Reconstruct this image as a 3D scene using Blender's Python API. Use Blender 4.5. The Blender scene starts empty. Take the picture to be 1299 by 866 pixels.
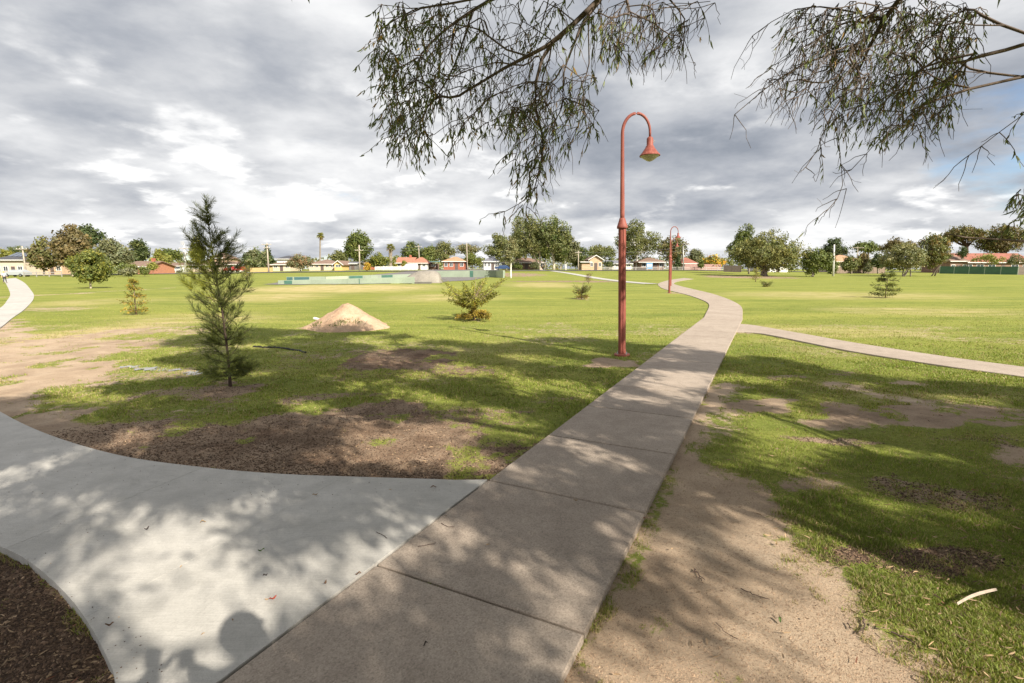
import bpy, math, random
import numpy as np
from mathutils import Vector, Matrix
R = np.random.default_rng(7)
random.seed(7)
SC = bpy.context.scene
COL = SC.collection
PI = math.pi
F, CX, CY, CAMZ = 645.0, 649.5, 433.0, 1.65
PITCH = math.atan(92/645)
SP, CP = math.sin(PITCH), math.cos(PITCH)

# ------------------------------------------------------------------ terrain and picture geometry
def sstep(t):
    t = np.clip(t, 0, 1); return t*t*(3-2*t)
def H(x, y):
    x = np.asarray(x, float); y = np.asarray(y, float)
    u = x/np.maximum(y, 1.0)
    zf = np.interp(u, [-1.1, -.9, -.6, -.3, .35, .6, 1.0], [.25, .35, .8, 1.45, 1.5, .9, .9])
    return zf*sstep((y-60)/110)
def ray(px, py):
    a = (px-CX)/F; b = (CY-py)/F
    return np.array([a, CP+b*SP, -SP+b*CP])
def G(px, py):
    d = ray(px, py); z = 0.0; p = None
    for _ in range(25):
        dz = min(d[2], -1e-4)
        t = (z-CAMZ)/dz
        p = d*t
        z = float(H(p[0], p[1]))
    return np.array([p[0], p[1], z])
def at(px, py, Y):
    d = ray(px, py); t = Y/d[1]
    return np.array([d[0]*t, Y, CAMZ+d[2]*t])
def project(P):
    P = np.asarray(P, float)
    x = P[..., 0]; y = P[..., 1]; z = P[..., 2]-CAMZ
    dep = y*CP - z*SP; up = y*SP + z*CP
    dd = np.where(np.abs(dep) < 1e-3, 1e-3, dep)
    return CX+F*x/dd, CY-F*up/dd, dep

def hash2(ix, iy, s):
    n = (ix*374761393 + iy*668265263 + s*362437) & 0xffffffff
    n = ((n ^ (n >> 13))*1274126177) & 0xffffffff
    return ((n ^ (n >> 16)) & 0xffff)/65535.0
def vnoise(x, y, s=0):
    x = np.asarray(x, float); y = np.asarray(y, float)
    ix = np.floor(x).astype(np.int64); iy = np.floor(y).astype(np.int64)
    fx = x-ix; fy = y-iy; fx = fx*fx*(3-2*fx); fy = fy*fy*(3-2*fy)
    a = hash2(ix, iy, s); b = hash2(ix+1, iy, s); c = hash2(ix, iy+1, s); d = hash2(ix+1, iy+1, s)
    return (a*(1-fx)+b*fx)*(1-fy)+(c*(1-fx)+d*fx)*fy
def fbm(x, y, s=0, o=4):
    t = 0; w = 0; a = 1.0
    for i in range(o):
        t = t + a*vnoise(x*2**i, y*2**i, s+i*17); w += a; a *= .55
    return t/w
def inpoly(px, py, poly):
    px = np.asarray(px, float); py = np.asarray(py, float)
    r = np.zeros(px.shape, bool); n = len(poly)
    for i in range(n):
        x1, y1 = poly[i]; x2, y2 = poly[(i+1) % n]
        if y1 == y2: continue
        c = ((y1 > py) != (y2 > py)) & (px < (x2-x1)*(py-y1)/(y2-y1)+x1)
        r ^= c
    return r

# ------------------------------------------------------------------ object helpers
def tag(o, label=None, cat=None, group=None, kind=None):
    if label: o['label'] = label
    if cat: o['category'] = cat
    if group: o['group'] = group
    if kind: o['kind'] = kind
    return o
def thing(name, label, cat, loc=(0, 0, 0), rz=0, group=None):
    o = bpy.data.objects.new(name, None); COL.objects.link(o)
    o.location = tuple(float(v) for v in loc); o.rotation_euler = (0, 0, rz); o.empty_display_size = .2
    return tag(o, label, cat, group)
class MB:
    """collects vertices, tris and quads of one mesh"""
    def __init__(s): s.v = []; s.t = []; s.q = []; s.c = []; s.n = 0; s.mi_t = []; s.mi_q = []
    def add(s, V, T=None, Q=None, C=None):
        V = np.asarray(V, float).reshape(-1, 3)
        s.v.append(V)
        if T is not None and len(T): s.t.append(np.asarray(T, int).reshape(-1, 3)+s.n)
        if Q is not None and len(Q): s.q.append(np.asarray(Q, int).reshape(-1, 4)+s.n)
        if C is None: C = np.ones((len(V), 3))
        C = np.asarray(C, float)
        if C.ndim == 1: C = np.tile(C, (len(V), 1))
        s.c.append(C); s.n += len(V); return s
    def box(s, a, b, C=None, M=None):
        x0, y0, z0 = a; x1, y1, z1 = b
        V = np.array([[x0,y0,z0],[x1,y0,z0],[x1,y1,z0],[x0,y1,z0],[x0,y0,z1],[x1,y0,z1],[x1,y1,z1],[x0,y1,z1]], float)
        if M is not None: V = M(V)
        return s.add(V, Q=[[0,3,2,1],[4,5,6,7],[0,1,5,4],[1,2,6,5],[2,3,7,6],[3,0,4,7]], C=C)
    def tube(s, P, rad, n=6, C=None, cap=True):
        P = np.asarray(P, float); m = len(P); rad = np.broadcast_to(np.asarray(rad, float), (m,))
        T = np.gradient(P, axis=0); T /= np.linalg.norm(T, axis=1)[:, None]+1e-9
        ref = np.array([0, 0, 1.0]) if abs(T[0][2]) < .9 else np.array([1.0, 0, 0])
        A = np.cross(T, ref); A /= np.linalg.norm(A, axis=1)[:, None]+1e-9
        B = np.cross(T, A)
        th = np.arange(n)*2*PI/n
        V = P[:, None, :]+rad[:, None, None]*(np.cos(th)[None, :, None]*A[:, None, :]+np.sin(th)[None, :, None]*B[:, None, :])
        i = np.arange(m-1)[:, None]*n; j = np.arange(n)[None, :]; k = (j+1) % n
        Q = np.stack([i+j, i+k, i+n+k, i+n+j], -1).reshape(-1, 4)
        V = V.reshape(-1, 3); Tt = []
        if cap:
            V = np.vstack([V, P[:1], P[-1:]]); a = m*n; b = a+1
            Tt = [[a, (q+1) % n, q] for q in range(n)]+[[b, (m-1)*n+q, (m-1)*n+(q+1) % n] for q in range(n)]
        return s.add(V, T=Tt, Q=Q, C=C)
    def lathe(s, prof, n=24, c=(0, 0, 0), C=None, lob=None):
        prof = np.asarray(prof, float); m = len(prof); th = np.arange(n)*2*PI/n
        k = 1.0 if lob is None else lob(th)
        V = np.stack([np.outer(prof[:, 0], np.cos(th)*k), np.outer(prof[:, 0], np.sin(th)*k), np.repeat(prof[:, 1:2], n, 1)], -1)+np.array(c)
        i = np.arange(m-1)[:, None]*n; j = np.arange(n)[None, :]; kk = (j+1) % n
        Q = np.stack([i+j, i+kk, i+n+kk, i+n+j], -1).reshape(-1, 4)
        return s.add(V.reshape(-1, 3), Q=Q, C=C)
    def build(s, name, mat, parent=None, smooth=False, bevel=0):
        me = bpy.data.meshes.new(name)
        V = np.vstack(s.v) if s.v else np.zeros((0, 3)); Cc = np.vstack(s.c)
        T = np.vstack(s.t) if s.t else np.zeros((0, 3), int); Q = np.vstack(s.q) if s.q else np.zeros((0, 4), int)
        me.vertices.add(len(V)); me.vertices.foreach_set('co', V.astype(np.float32).ravel())
        nl = len(T)*3+len(Q)*4
        me.loops.add(nl); me.loops.foreach_set('vertex_index', np.concatenate([T.ravel(), Q.ravel()]).astype(np.int32))
        me.polygons.add(len(T)+len(Q))
        st = np.concatenate([np.arange(len(T))*3, len(T)*3+np.arange(len(Q))*4]).astype(np.int32)
        me.polygons.foreach_set('loop_start', st)
        me.polygons.foreach_set('use_smooth', np.full(len(st), bool(smooth)))
        me.update(calc_edges=True)
        at_ = me.color_attributes.new('Tint', 'FLOAT_COLOR', 'POINT')
        at_.data.foreach_set('color', np.hstack([Cc, np.ones((len(Cc), 1))]).astype(np.float32).ravel())
        if mat: me.materials.append(mat)
        o = bpy.data.objects.new(name, me); COL.objects.link(o)
        if parent: o.parent = parent
        if bevel:
            b = o.modifiers.new('b', 'BEVEL'); b.width = bevel; b.segments = 2; b.limit_method = 'ANGLE'
        return o

# ------------------------------------------------------------------ materials
def nmat(name):
    m = bpy.data.materials.new(name); m.use_nodes = True
    nt = m.node_tree
    for n in list(nt.nodes): nt.nodes.remove(n)
    return m, nt
def N(nt, t, **kw):
    n = nt.nodes.new(t)
    for k, v in kw.items():
        if k.startswith('i_'):
            key = k[2:]; key = int(key) if key.isdigit() else key.replace('_', ' ')
            n.inputs[key].default_value = v
        else: setattr(n, k, v)
    return n
def L(nt, a, b): nt.links.new(a, b)
def noise(nt, vec, sc, det=4, rough=.55, dist=0):
    n = N(nt, 'ShaderNodeTexNoise'); n.inputs['Scale'].default_value = sc; n.inputs['Detail'].default_value = det
    n.inputs['Roughness'].default_value = rough; n.inputs['Distortion'].default_value = dist
    if vec: L(nt, vec, n.inputs['Vector'])
    return n.outputs['Fac']
def ramp(nt, fac, stops, interp='LINEAR'):
    r = N(nt, 'ShaderNodeValToRGB'); r.color_ramp.interpolation = interp
    e = r.color_ramp.elements
    while len(e) > 1: e.remove(e[-1])
    for i, (p, c) in enumerate(stops):
        x = e[0] if i == 0 else e.new(p)
        x.position = p; x.color = (*c, 1) if len(c) == 3 else c
    if fac is not None: L(nt, fac, r.inputs['Fac'])
    return r.outputs['Color']
def mixc(nt, f, a, b, mode='MIX'):
    m = N(nt, 'ShaderNodeMix', data_type='RGBA', blend_type=mode)
    for s, v in ((0, f), (6, a), (7, b)):
        if isinstance(v, (int, float)): m.inputs[s].default_value = v
        elif isinstance(v, tuple): m.inputs[s].default_value = (*v, 1)
        else: L(nt, v, m.inputs[s])
    return m.outputs[2]
def mth(nt, op, a, b=None, c=None, clamp=False):
    m = N(nt, 'ShaderNodeMath', operation=op, use_clamp=clamp)
    for i, v in enumerate((a, b, c)):
        if v is None: continue
        if isinstance(v, (int, float)): m.inputs[i].default_value = v
        else: L(nt, v, m.inputs[i])
    return m.outputs[0]
def g3(v): return (v, v, v)
def finish(nt, col, rough=.8, bump=None, bs=.3, bd=.01, metal=0, spec=.5, extra=None):
    p = N(nt, 'ShaderNodeBsdfPrincipled')
    if isinstance(col, tuple): p.inputs['Base Color'].default_value = (*col, 1)
    else: L(nt, col, p.inputs['Base Color'])
    if isinstance(rough, (int, float)): p.inputs['Roughness'].default_value = rough
    else: L(nt, rough, p.inputs['Roughness'])
    p.inputs['Metallic'].default_value = metal; p.inputs['Specular IOR Level'].default_value = spec
    if bump is not None:
        b = N(nt, 'ShaderNodeBump'); b.inputs['Strength'].default_value = bs; b.inputs['Distance'].default_value = bd
        L(nt, bump, b.inputs['Height']); L(nt, b.outputs[0], p.inputs['Normal'])
    o = N(nt, 'ShaderNodeOutputMaterial'); L(nt, p.outputs[0], o.inputs[0]); return p
MC = {}
def mat(name, col, rough=.8, var=.15, sc=3.0, metal=0, spec=.4, bump=0, bsc=30, bd=.01, tint=False):
    """plain procedural material: base colour broken up by two scales of noise"""
    if name in MC: return MC[name]
    m, nt = nmat(name)
    tc = N(nt, 'ShaderNodeTexCoord').outputs['Object']
    n1 = noise(nt, tc, sc, 5); n2 = noise(nt, tc, sc*9, 3)
    s = mth(nt, 'ADD', mth(nt, 'MULTIPLY', n1, .65), mth(nt, 'MULTIPLY', n2, .35))
    c = ramp(nt, s, [(.3, tuple(x*(1-var*1.6) for x in col)), (.5, col), (.7, tuple(min(1, x*(1+var*1.3)) for x in col))])
    if tint:
        a = N(nt, 'ShaderNodeAttribute', attribute_name='Tint'); c = mixc(nt, 1.0, c, a.outputs['Color'], 'MULTIPLY')
    finish(nt, c, rough, noise(nt, tc, bsc, 4) if bump else None, bump, bd, metal, spec)
    MC[name] = m; return m
def leafmat(name, col, trans=.3, var=.25, rough=.55):
    if name in MC: return MC[name]
    m, nt = nmat(name)
    a = N(nt, 'ShaderNodeAttribute', attribute_name='Tint')
    tc = N(nt, 'ShaderNodeTexCoord').outputs['Object']
    n1 = noise(nt, tc, 1.3, 3)
    c = ramp(nt, n1, [(.3, tuple(x*(1-var) for x in col)), (.7, tuple(x*(1+var) for x in col))])
    c = mixc(nt, 1.0, c, a.outputs['Color'], 'MULTIPLY')
    p = N(nt, 'ShaderNodeBsdfPrincipled'); L(nt, c, p.inputs['Base Color'])
    p.inputs['Roughness'].default_value = rough; p.inputs['Specular IOR Level'].default_value = .35
    t = N(nt, 'ShaderNodeBsdfTranslucent'); L(nt, mixc(nt, 1.0, c, (1.15, 1.2, .6), 'MULTIPLY'), t.inputs['Color'])
    mx = N(nt, 'ShaderNodeMixShader'); mx.inputs[0].default_value = trans
    L(nt, p.outputs[0], mx.inputs[1]); L(nt, t.outputs[0], mx.inputs[2])
    o = N(nt, 'ShaderNodeOutputMaterial'); L(nt, mx.outputs[0], o.inputs[0])
    MC[name] = m; return m

# ------------------------------------------------------------------ camera, sun, sky
cam = bpy.data.cameras.new('camera'); cam.sensor_width = 36; cam.lens = F/1299*36
cam.clip_start = .05; cam.clip_end = 6000
co = bpy.data.objects.new('camera', cam); COL.objects.link(co)
co.location = (0, 0, CAMZ); co.rotation_euler = (PI/2-PITCH, 0, 0); SC.camera = co
LAMP = G(789, 450)
_t = G(613, 417)-(LAMP+np.array([.48, 0, 0]))
SH = _t[:2]/np.linalg.norm(_t[:2])                      # direction in which shadows fall
ELEV = math.atan(3.82/np.linalg.norm(_t[:2]))
print('shadow dir', SH, 'elev', math.degrees(ELEV), 'lamp', LAMP)
sd = Vector((-SH[0]*math.cos(ELEV), -SH[1]*math.cos(ELEV), math.sin(ELEV)))
sun = bpy.data.lights.new('sun', 'SUN'); sun.energy = 5.0; sun.angle = math.radians(.53); sun.color = (1, .93, .81)
so = bpy.data.objects.new('sun', sun); COL.objects.link(so); so.rotation_euler = sd.to_track_quat('Z', 'Y').to_euler()
w = bpy.data.worlds.new('World'); SC.world = w; w.use_nodes = True
nt = w.node_tree
for n in list(nt.nodes): nt.nodes.remove(n)
sky = N(nt, 'ShaderNodeTexSky', sky_type='NISHITA'); sky.sun_disc = False
sky.sun_elevation = ELEV; sky.sun_rotation = math.atan2(sd.x, sd.y); sky.dust_density = .3; sky.air_density = 1.1; sky.ozone_density = 2.5
bg = N(nt, 'ShaderNodeBackground'); bg.inputs['Strength'].default_value = .085; L(nt, mixc(nt, 1.0, sky.outputs[0], (.86, .97, 1.1), 'MULTIPLY'), bg.inputs['Color'])
tc = N(nt, 'ShaderNodeTexCoord').outputs['Generated']
sep = N(nt, 'ShaderNodeSeparateXYZ'); L(nt, tc, sep.inputs[0])
zz = mth(nt, 'ADD', mth(nt, 'MAXIMUM', sep.outputs[2], 0.0), .24)
cu = mth(nt, 'DIVIDE', sep.outputs[0], zz); cv = mth(nt, 'DIVIDE', sep.outputs[1], zz)
def cloudvec(du, dv, dw, k=1.0):
    c = N(nt, 'ShaderNodeCombineXYZ'); L(nt, mth(nt, 'MULTIPLY', mth(nt, 'ADD', cu, du), k), c.inputs[0]); L(nt, mth(nt, 'MULTIPLY', mth(nt, 'ADD', cv, dv), k), c.inputs[1])
    # a little of the elevation itself keeps puffs from smearing into streaks towards the horizon
    L(nt, mth(nt, 'ADD', mth(nt, 'MULTIPLY', sep.outputs[2], 2.5), dw), c.inputs[2]); return c.outputs[0]
def dens(du, dv, dw=0):
    v = cloudvec(du+SEED[0], dv+SEED[1], dw)
    a = noise(nt, v, .8, 2, .5); b = noise(nt, v, 2.3, 9, .56, .1)
    return mth(nt, 'ADD', mth(nt, 'MULTIPLY', a, .5), mth(nt, 'MULTIPLY', b, .5))
SEED = (3.1, 7.4)
d0 = dens(0, 0); d1 = dens(-SH[0]*.06, -SH[1]*.06, .09)
edge = mth(nt, 'MULTIPLY', mth(nt, 'SUBTRACT', d0, d1), 3.0)           # brighter where the cloud thins towards the sun and sky above
thick = ramp(nt, d0, [(.38, g3(.95)), (.47, g3(.66)), (.53, g3(.36)), (.61, g3(.08))])
br = mth(nt, 'ADD', mth(nt, 'MULTIPLY', thick, .85), mth(nt, 'ADD', edge, .06), clamp=True)
# large soft bright and dim fields in the cloud deck, paler overhead
big = noise(nt, cloudvec(1.7, 3.3, 4.0), .7, 2, .5)
br = mth(nt, 'ADD', br, mth(nt, 'MULTIPLY', mth(nt, 'SUBTRACT', big, .5), .6), clamp=True)
# sunlit cauliflower tops of a lower, farther row of cumulus
pv = cloudvec(9.3, 1.2, 2.0, 1.0); pf = noise(nt, pv, 2.6, 8, .52, .1); pf2 = noise(nt, cloudvec(9.3, 1.2, 2.14, 1.0), 2.6, 8, .52, .1)
puff = ramp(nt, pf, [(.48, g3(0)), (.64, g3(1))], 'EASE')
pl = mth(nt, 'MULTIPLY', mth(nt, 'ADD', mth(nt, 'MULTIPLY', mth(nt, 'SUBTRACT', pf, pf2), 4.5), .08), puff, clamp=True)
band = N(nt, 'ShaderNodeMapRange', interpolation_type='SMOOTHSTEP'); L(nt, sep.outputs[2], band.inputs[0]); band.inputs[1].default_value = .42; band.inputs[2].default_value = .12
br = mth(nt, 'ADD', br, mth(nt, 'MULTIPLY', pl, band.outputs[0]), clamp=True)
ccol = ramp(nt, br, [(0, (.25, .275, .32)), (.25, (.36, .38, .42)), (.5, (.51, .522, .545)), (.75, (.68, .685, .695)), (1, (.84, .84, .835))])
cbg = N(nt, 'ShaderNodeBackground'); cbg.inputs['Strength'].default_value = .74; L(nt, ccol, cbg.inputs['Color'])
# gaps: where the deck is thin, over a window low on the horizon to the left, and a hole at the upper right
def toward(px, py, lo, hi):
    d = ray(px, py); d = d/np.linalg.norm(d)
    vm = N(nt, 'ShaderNodeVectorMath', operation='DOT_PRODUCT'); L(nt, tc, vm.inputs[0]); vm.inputs[1].default_value = tuple(d)
    mr = N(nt, 'ShaderNodeMapRange', interpolation_type='SMOOTHSTEP'); L(nt, vm.outputs['Value'], mr.inputs[0])
    mr.inputs[1].default_value = math.cos(math.radians(lo)); mr.inputs[2].default_value = math.cos(math.radians(hi)); return mr.outputs[0]
hole = mth(nt, 'ADD', mth(nt, 'MULTIPLY', toward(1280, 155, 9, 1), .26), mth(nt, 'MULTIPLY', toward(665, 130, 6, 0), .07))
hole = mth(nt, 'ADD', hole, mth(nt, 'MULTIPLY', toward(860, 160, 7, 0), .07))
low = N(nt, 'ShaderNodeMapRange', interpolation_type='SMOOTHSTEP'); L(nt, sep.outputs[2], low.inputs[0])
low.inputs[1].default_value = .06; low.inputs[2].default_value = .0
side = N(nt, 'ShaderNodeMapRange', interpolation_type='SMOOTHSTEP'); L(nt, sep.outputs[0], side.inputs[0])
side.inputs[1].default_value = .25; side.inputs[2].default_value = -.25
hole = mth(nt, 'ADD', hole, mth(nt, 'MULTIPLY', mth(nt, 'MULTIPLY', low.outputs[0], side.outputs[0]), .24))
cover = mth(nt, 'SUBTRACT', d0, hole)
cf = N(nt, 'ShaderNodeMapRange', interpolation_type='SMOOTHSTEP'); L(nt, cover, cf.inputs[0]); cf.inputs[1].default_value = .20; cf.inputs[2].default_value = .36
mx = N(nt, 'ShaderNodeMixShader'); L(nt, cf.outputs[0], mx.inputs[0]); L(nt, bg.outputs[0], mx.inputs[1]); L(nt, cbg.outputs[0], mx.inputs[2])
wo = N(nt, 'ShaderNodeOutputWorld'); L(nt, mx.outputs[0], wo.inputs[0])
SC.view_settings.view_transform = 'Standard'; SC.view_settings.look = 'None'; SC.view_settings.gamma = 1
SC.view_settings.exposure = .82
# ------------------------------------------------------------------ ground masks (in world metres, read off the photograph)
def gpoly(pts): return [(float(G(x, y)[0]), float(G(x, y)[1])) for x, y in pts]
def blob(px, py, rx, ry):
    c = G(px, py); a = G(px+rx, py); b = G(px, min(py+ry, 1200)); t = G(px, max(py-ry, 345))
    return (c[0], (b[1]+t[1])/2, abs(a[0]-c[0]), abs(t[1]-b[1])/2)
D_LEFT = gpoly([(-260, 640), (-200, 420), (0, 405), (30, 412), (60, 436), (110, 452), (165, 462), (150, 478), (70, 492), (60, 500), (130, 516), (200, 528),
    (330, 534), (380, 512), (430, 520), (500, 505), (560, 512), (640, 545), (700, 540), (712, 556), (640, 612), (600, 630), (300, 635), (0, 590)])
D_CORNER = gpoly([(-500, 640), (-120, 590), (0, 640), (100, 700), (165, 780), (210, 860), (230, 1000), (-200, 1000)])
D_RIGHT = gpoly([(885, 480), (925, 480), (915, 540), (915, 590), (950, 625), (985, 650), (1010, 690), (1075, 735), (1110, 790), (1180, 830), (1290, 880), (1400, 1100),
    (480, 1100), (670, 870), (775, 690), (820, 620)])
BL = [(250, 502, 100, 9, .6, .4), (420, 500, 60, 8, .6, .6), (610, 522, 60, 12, .55, .6), (180, 472, 70, 10, .55, .3), (70, 450, 90, 26, .8, .2), (380, 455, 60, 5, .5, .5), (700, 500, 40, 6, .4, .5), (520, 458, 90, 17, .8, .85), (470, 447, 60, 6, .6, .6), (600, 470, 50, 8, .6, .8), (292, 492, 48, 11, .95, .45), (190, 420, 110, 6, .6, .2), (790, 458, 36, 8, .95, .25), (860, 500, 30, 10, .35, .3),
      (970, 512, 70, 8, .85, .25), (1190, 530, 130, 12, .95, .35), (1060, 560, 80, 9, .7, .4), (1180, 620, 90, 9, .6, .5), (1020, 475, 60, 5, .6, .4), (20, 440, 60, 30, .75, .1), (110, 470, 50, 14, .7, .15),
      (70, 392, 60, 4, .55, .1), (40, 375, 14, 12, .6, .1), (350, 468, 60, 8, .4, .6), (870, 372, 24, 2.5, .55, .2), (1240, 560, 70, 10, .4, .5),
      (738, 378, 12, 2, .6, .2), (604, 406, 16, 3, .6, .2), (720, 357, 90, 1.2, .8, .6), (640, 351, 60, .8, .8, .5), (173, 399, 16, 2, .4, .2), (1125, 377, 12, 1.2, .4, .2),
      (960, 352, 62, 1.5, .9, .5), (440, 414, 56, 5, .7, .1), (1120, 378, 14, 1.5, .4, .2), (1150, 700, 110, 15, .72, .7), (1010, 610, 60, 12, .6, .3), (640, 470, 60, 10, .25, .5), (780, 420, 10, 2, .0, .2)]
BLW = [(*blob(b[0], b[1], b[2], b[3]), b[4], b[5]) for b in BL]
DRY = [(420, 367, 150, 7, .8), (330, 378, 90, 7, .55), (560, 378, 90, 6, .4), (60, 430, 90, 28, .6), (240, 405, 120, 10, .5), (690, 362, 60, 4, .5), (1080, 375, 180, 6, .45),
       (1180, 395, 140, 7, .45), (1060, 420, 160, 8, .4), (1000, 440, 60, 12, .3), (620, 445, 90, 12, .25), (100, 385, 80, 8, .35), (1180, 500, 160, 20, .3)]
DRYW = [(*blob(b[0], b[1], b[2], b[3]), b[4]) for b in DRY]
def masks(x, y):
    """dirt amount, dark soil amount, dry grass amount at world points"""
    n1 = fbm(x*1.1+31, y*1.1+7, 3)-.5; n2 = fbm(x*1.1-11, y*1.1+57, 9)-.5
    sc = np.clip(np.hypot(x, y)/6, .5, 4)
    xw = x+n1*1.1*np.minimum(sc, 1.6); yw = y+n2*1.1*np.minimum(sc, 1.6)
    dirt = np.zeros_like(x); dark = np.zeros_like(x)
    for poly, a, dk in ((D_LEFT, .95, .75), (D_CORNER, 1.0, .8), (D_RIGHT, .98, .0)):
        m = 0
        for dx, dy in ((0, 0), (.16, .05), (-.14, .1), (.05, -.16), (-.05, .17), (.25, .22), (-.27, -.2)):
            m = m + inpoly(xw+dx, yw+dy, poly)
        m = m/7*a
        tone = dk
        if poly is D_LEFT:      # pale sandy towards the far left, dark mulch towards the path corner
            tone = np.clip(.05+.62*sstep((x+7.0)/4.5), 0, 1)*np.clip(.55+.9*fbm(x*1.3, y*1.3, 61, 3), .4, 1)
        dark = np.where(m > dirt, tone, dark); dirt = np.maximum(dirt, m)
    for cx, cy, rx, ry, a, dk in BLW:
        d = np.sqrt(((xw-cx)/max(rx, .2))**2+((yw-cy)/max(ry, .2))**2)
        m = a*(1-sstep((d-.55)/.75)); dark = np.where(m > dirt, dk, dark); dirt = np.maximum(dirt, m)
    dry = np.zeros_like(x)
    for cx, cy, rx, ry, a in DRYW:
        d = np.sqrt(((xw-cx)/rx)**2+((yw-cy)/ry)**2); dry = np.maximum(dry, a*(1-sstep((d-.3)/.9)))
    # grass thins out in patches
    thin = sstep((fbm(x*.75+5, y*.75+9, 21)-.48)/.16)*np.where((x > .4*y) & (y < 9), .74, .42)*(np.hypot(x, y) < 30)
    dirt = np.maximum(dirt, thin*(y < 16))
    patch = fbm(x*2.3, y*2.3, 40, 4)
    keep = sstep((patch-.58)/.1)*(dirt > .3)*(dirt < 1.0)        # tufts surviving in the dirt
    onright = inpoly(x, y, D_RIGHT)
    incorner = inpoly(x, y, D_CORNER)
    dirt = dirt*(1-np.where(incorner, .05, np.where(onright, .25, .55))*keep)
    return dirt, dark, dry

# ------------------------------------------------------------------ paths: outlines
def strip_pts(L_, R_): return [G(*p)[:2] for p in L_], [G(*p)[:2] for p in R_]
def resample(P, n):
    P = np.asarray(P, float)
    # catmull-rom then arc length
    Q = [P[0]*2-P[1]]+list(P)+[P[-1]*2-P[-2]]; out = []
    for i in range(1, len(Q)-2):
        for t in np.linspace(0, 1, 12, endpoint=False):
            a, b, c, d = Q[i-1], Q[i], Q[i+1], Q[i+2]
            out.append(.5*((2*b)+(-a+c)*t+(2*a-5*b+4*c-d)*t*t+(-a+3*b-3*c+d)*t**3))
    out.append(P[-1]); out = np.array(out)
    s = np.r_[0, np.cumsum(np.linalg.norm(np.diff(out, axis=0), axis=1))]
    u = np.linspace(0, s[-1], n)
    return np.stack([np.interp(u, s, out[:, k]) for k in range(2)], 1)
def slab(mb, poly, top, depth=.12, bev=.008, tn=None):
    """one concrete panel: polygon in plan, flat top following the terrain, chamfered edge"""
    P = np.asarray(poly, float)
    if np.sum(P[:, 0]*np.roll(P[:, 1], -1)-np.roll(P[:, 0], -1)*P[:, 1]) < 0: P = P[::-1]
    c = P.mean(0); n = len(P)
    e1 = P-np.roll(P, 1, 0); e2 = np.roll(P, -1, 0)-P
    nn = np.stack([e1[:, 1]+e2[:, 1], -(e1[:, 0]+e2[:, 0])], 1); nn /= np.linalg.norm(nn, axis=1)[:, None]+1e-9
    In = P-nn*bev
    z = H(P[:, 0], P[:, 1])+top
    V = np.vstack([np.c_[In, z], np.c_[P, z-bev], np.c_[P, z-depth]])
    k = np.arange(n); k2 = (k+1) % n
    Q = np.vstack([np.stack([k+n, k2+n, k2, k], 1), np.stack([k+2*n, k2+2*n, k2+n, k+n], 1)])
    tint = tn if tn is not None else np.full(3, R.uniform(.93, 1.05))
    import mathutils
    tris = mathutils.geometry.tessellate_polygon([[Vector((p[0], p[1], 0)) for p in In]])
    mb.add(V, T=[list(t) if True else t for t in tris], Q=Q, C=tint)

def ribbon(mb, Ls, Rs, top, depth=.12, joint=0):
    Ls = np.asarray(Ls, float); Rs = np.asarray(Rs, float); n = len(Ls); zl = H(Ls[:, 0], Ls[:, 1])+top; zr = H(Rs[:, 0], Rs[:, 1])+top
    d = unit2(Rs-Ls)*.008
    V = np.vstack([np.c_[Ls, zl-depth], np.c_[Ls, zl-.008], np.c_[Ls+d, zl], np.c_[Rs-d, zr], np.c_[Rs, zr-.008], np.c_[Rs, zr-depth]]); i = np.arange(n-1)
    if joint:      # shallow tooled grooves across
        for k in range(joint, n-1, joint):
            V[2*n+k, 2] -= .006; V[3*n+k, 2] -= .006
    mb.add(V, Q=np.vstack([np.stack([i+a*n, i+(a+1)*n, i+1+(a+1)*n, i+1+a*n], 1) for a in range(5)]))
def unit2(v): return v/(np.linalg.norm(v, axis=1)[:, None]+1e-9)
# old path: left and right edges, near to far
OL = [(-10, 1083), (280, 866), (452, 737), (620, 612), (701, 555), (752, 518), (800, 480), (840, 448), (873, 421), (892, 403), (901, 393), (899, 386), (884, 378), (864, 372), (845, 367.5), (836, 363), (836, 359), (850, 355), (868, 352.5)]
OR = [(600, 1083), (710, 866), (765, 758), (820, 650), (854, 572), (880, 524), (903, 480), (920, 448), (933, 424), (941, 408), (944, 397), (940, 389), (926, 380.5), (903, 372.5), (880, 367), (862, 362.5), (855, 359.5), (862, 356.5), (880, 353.8)]
GL = np.array([G(*p)[:2] for p in OL]); GR = np.array([G(*p)[:2] for p in OR])
# straighten the near run: one line each side
vdir = (GL[9]-GL[1])/np.linalg.norm(GL[9]-GL[1])
nrm = np.array([vdir[1], -vdir[0]])
lp = GL[3]; rp = GR[3]; PW = float(np.dot(rp-lp, nrm))
print('path width', PW, 'dir', vdir)

CLs = resample(GL[10:], 60); CRs = resample(GR[10:], 60)
mb_old = MB()
s_end = float(np.dot(GL[9]-lp, vdir))
joints = [-5.0, -3.75, -2.5, -1.28, 0.0]+[1.22*k for k in range(1, int(s_end/1.22)+1)]+[s_end]
OLDQ = []
for a, b in zip(joints[:-1], joints[1:]):
    g = .009
    q = [lp+vdir*(a+g), lp+vdir*(b-g), lp+vdir*(b-g)+nrm*PW, lp+vdir*(a+g)+nrm*PW]
    if b-a < .3: continue
    OLDQ.append(q); slab(mb_old, q, .022)
cL = np.vstack([lp+vdir*(s_end), CLs]); cR = np.vstack([lp+vdir*s_end+nrm*PW, CRs])
cL = resample(cL[::4], 90); cR = resample(cR[::4], 90)
ribbon(mb_old, cL, cR, .022)
for i in range(0, 87, 3): OLDQ.append(list(np.vstack([cL[i:i+4], cR[i:i+4][::-1]])))
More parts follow.
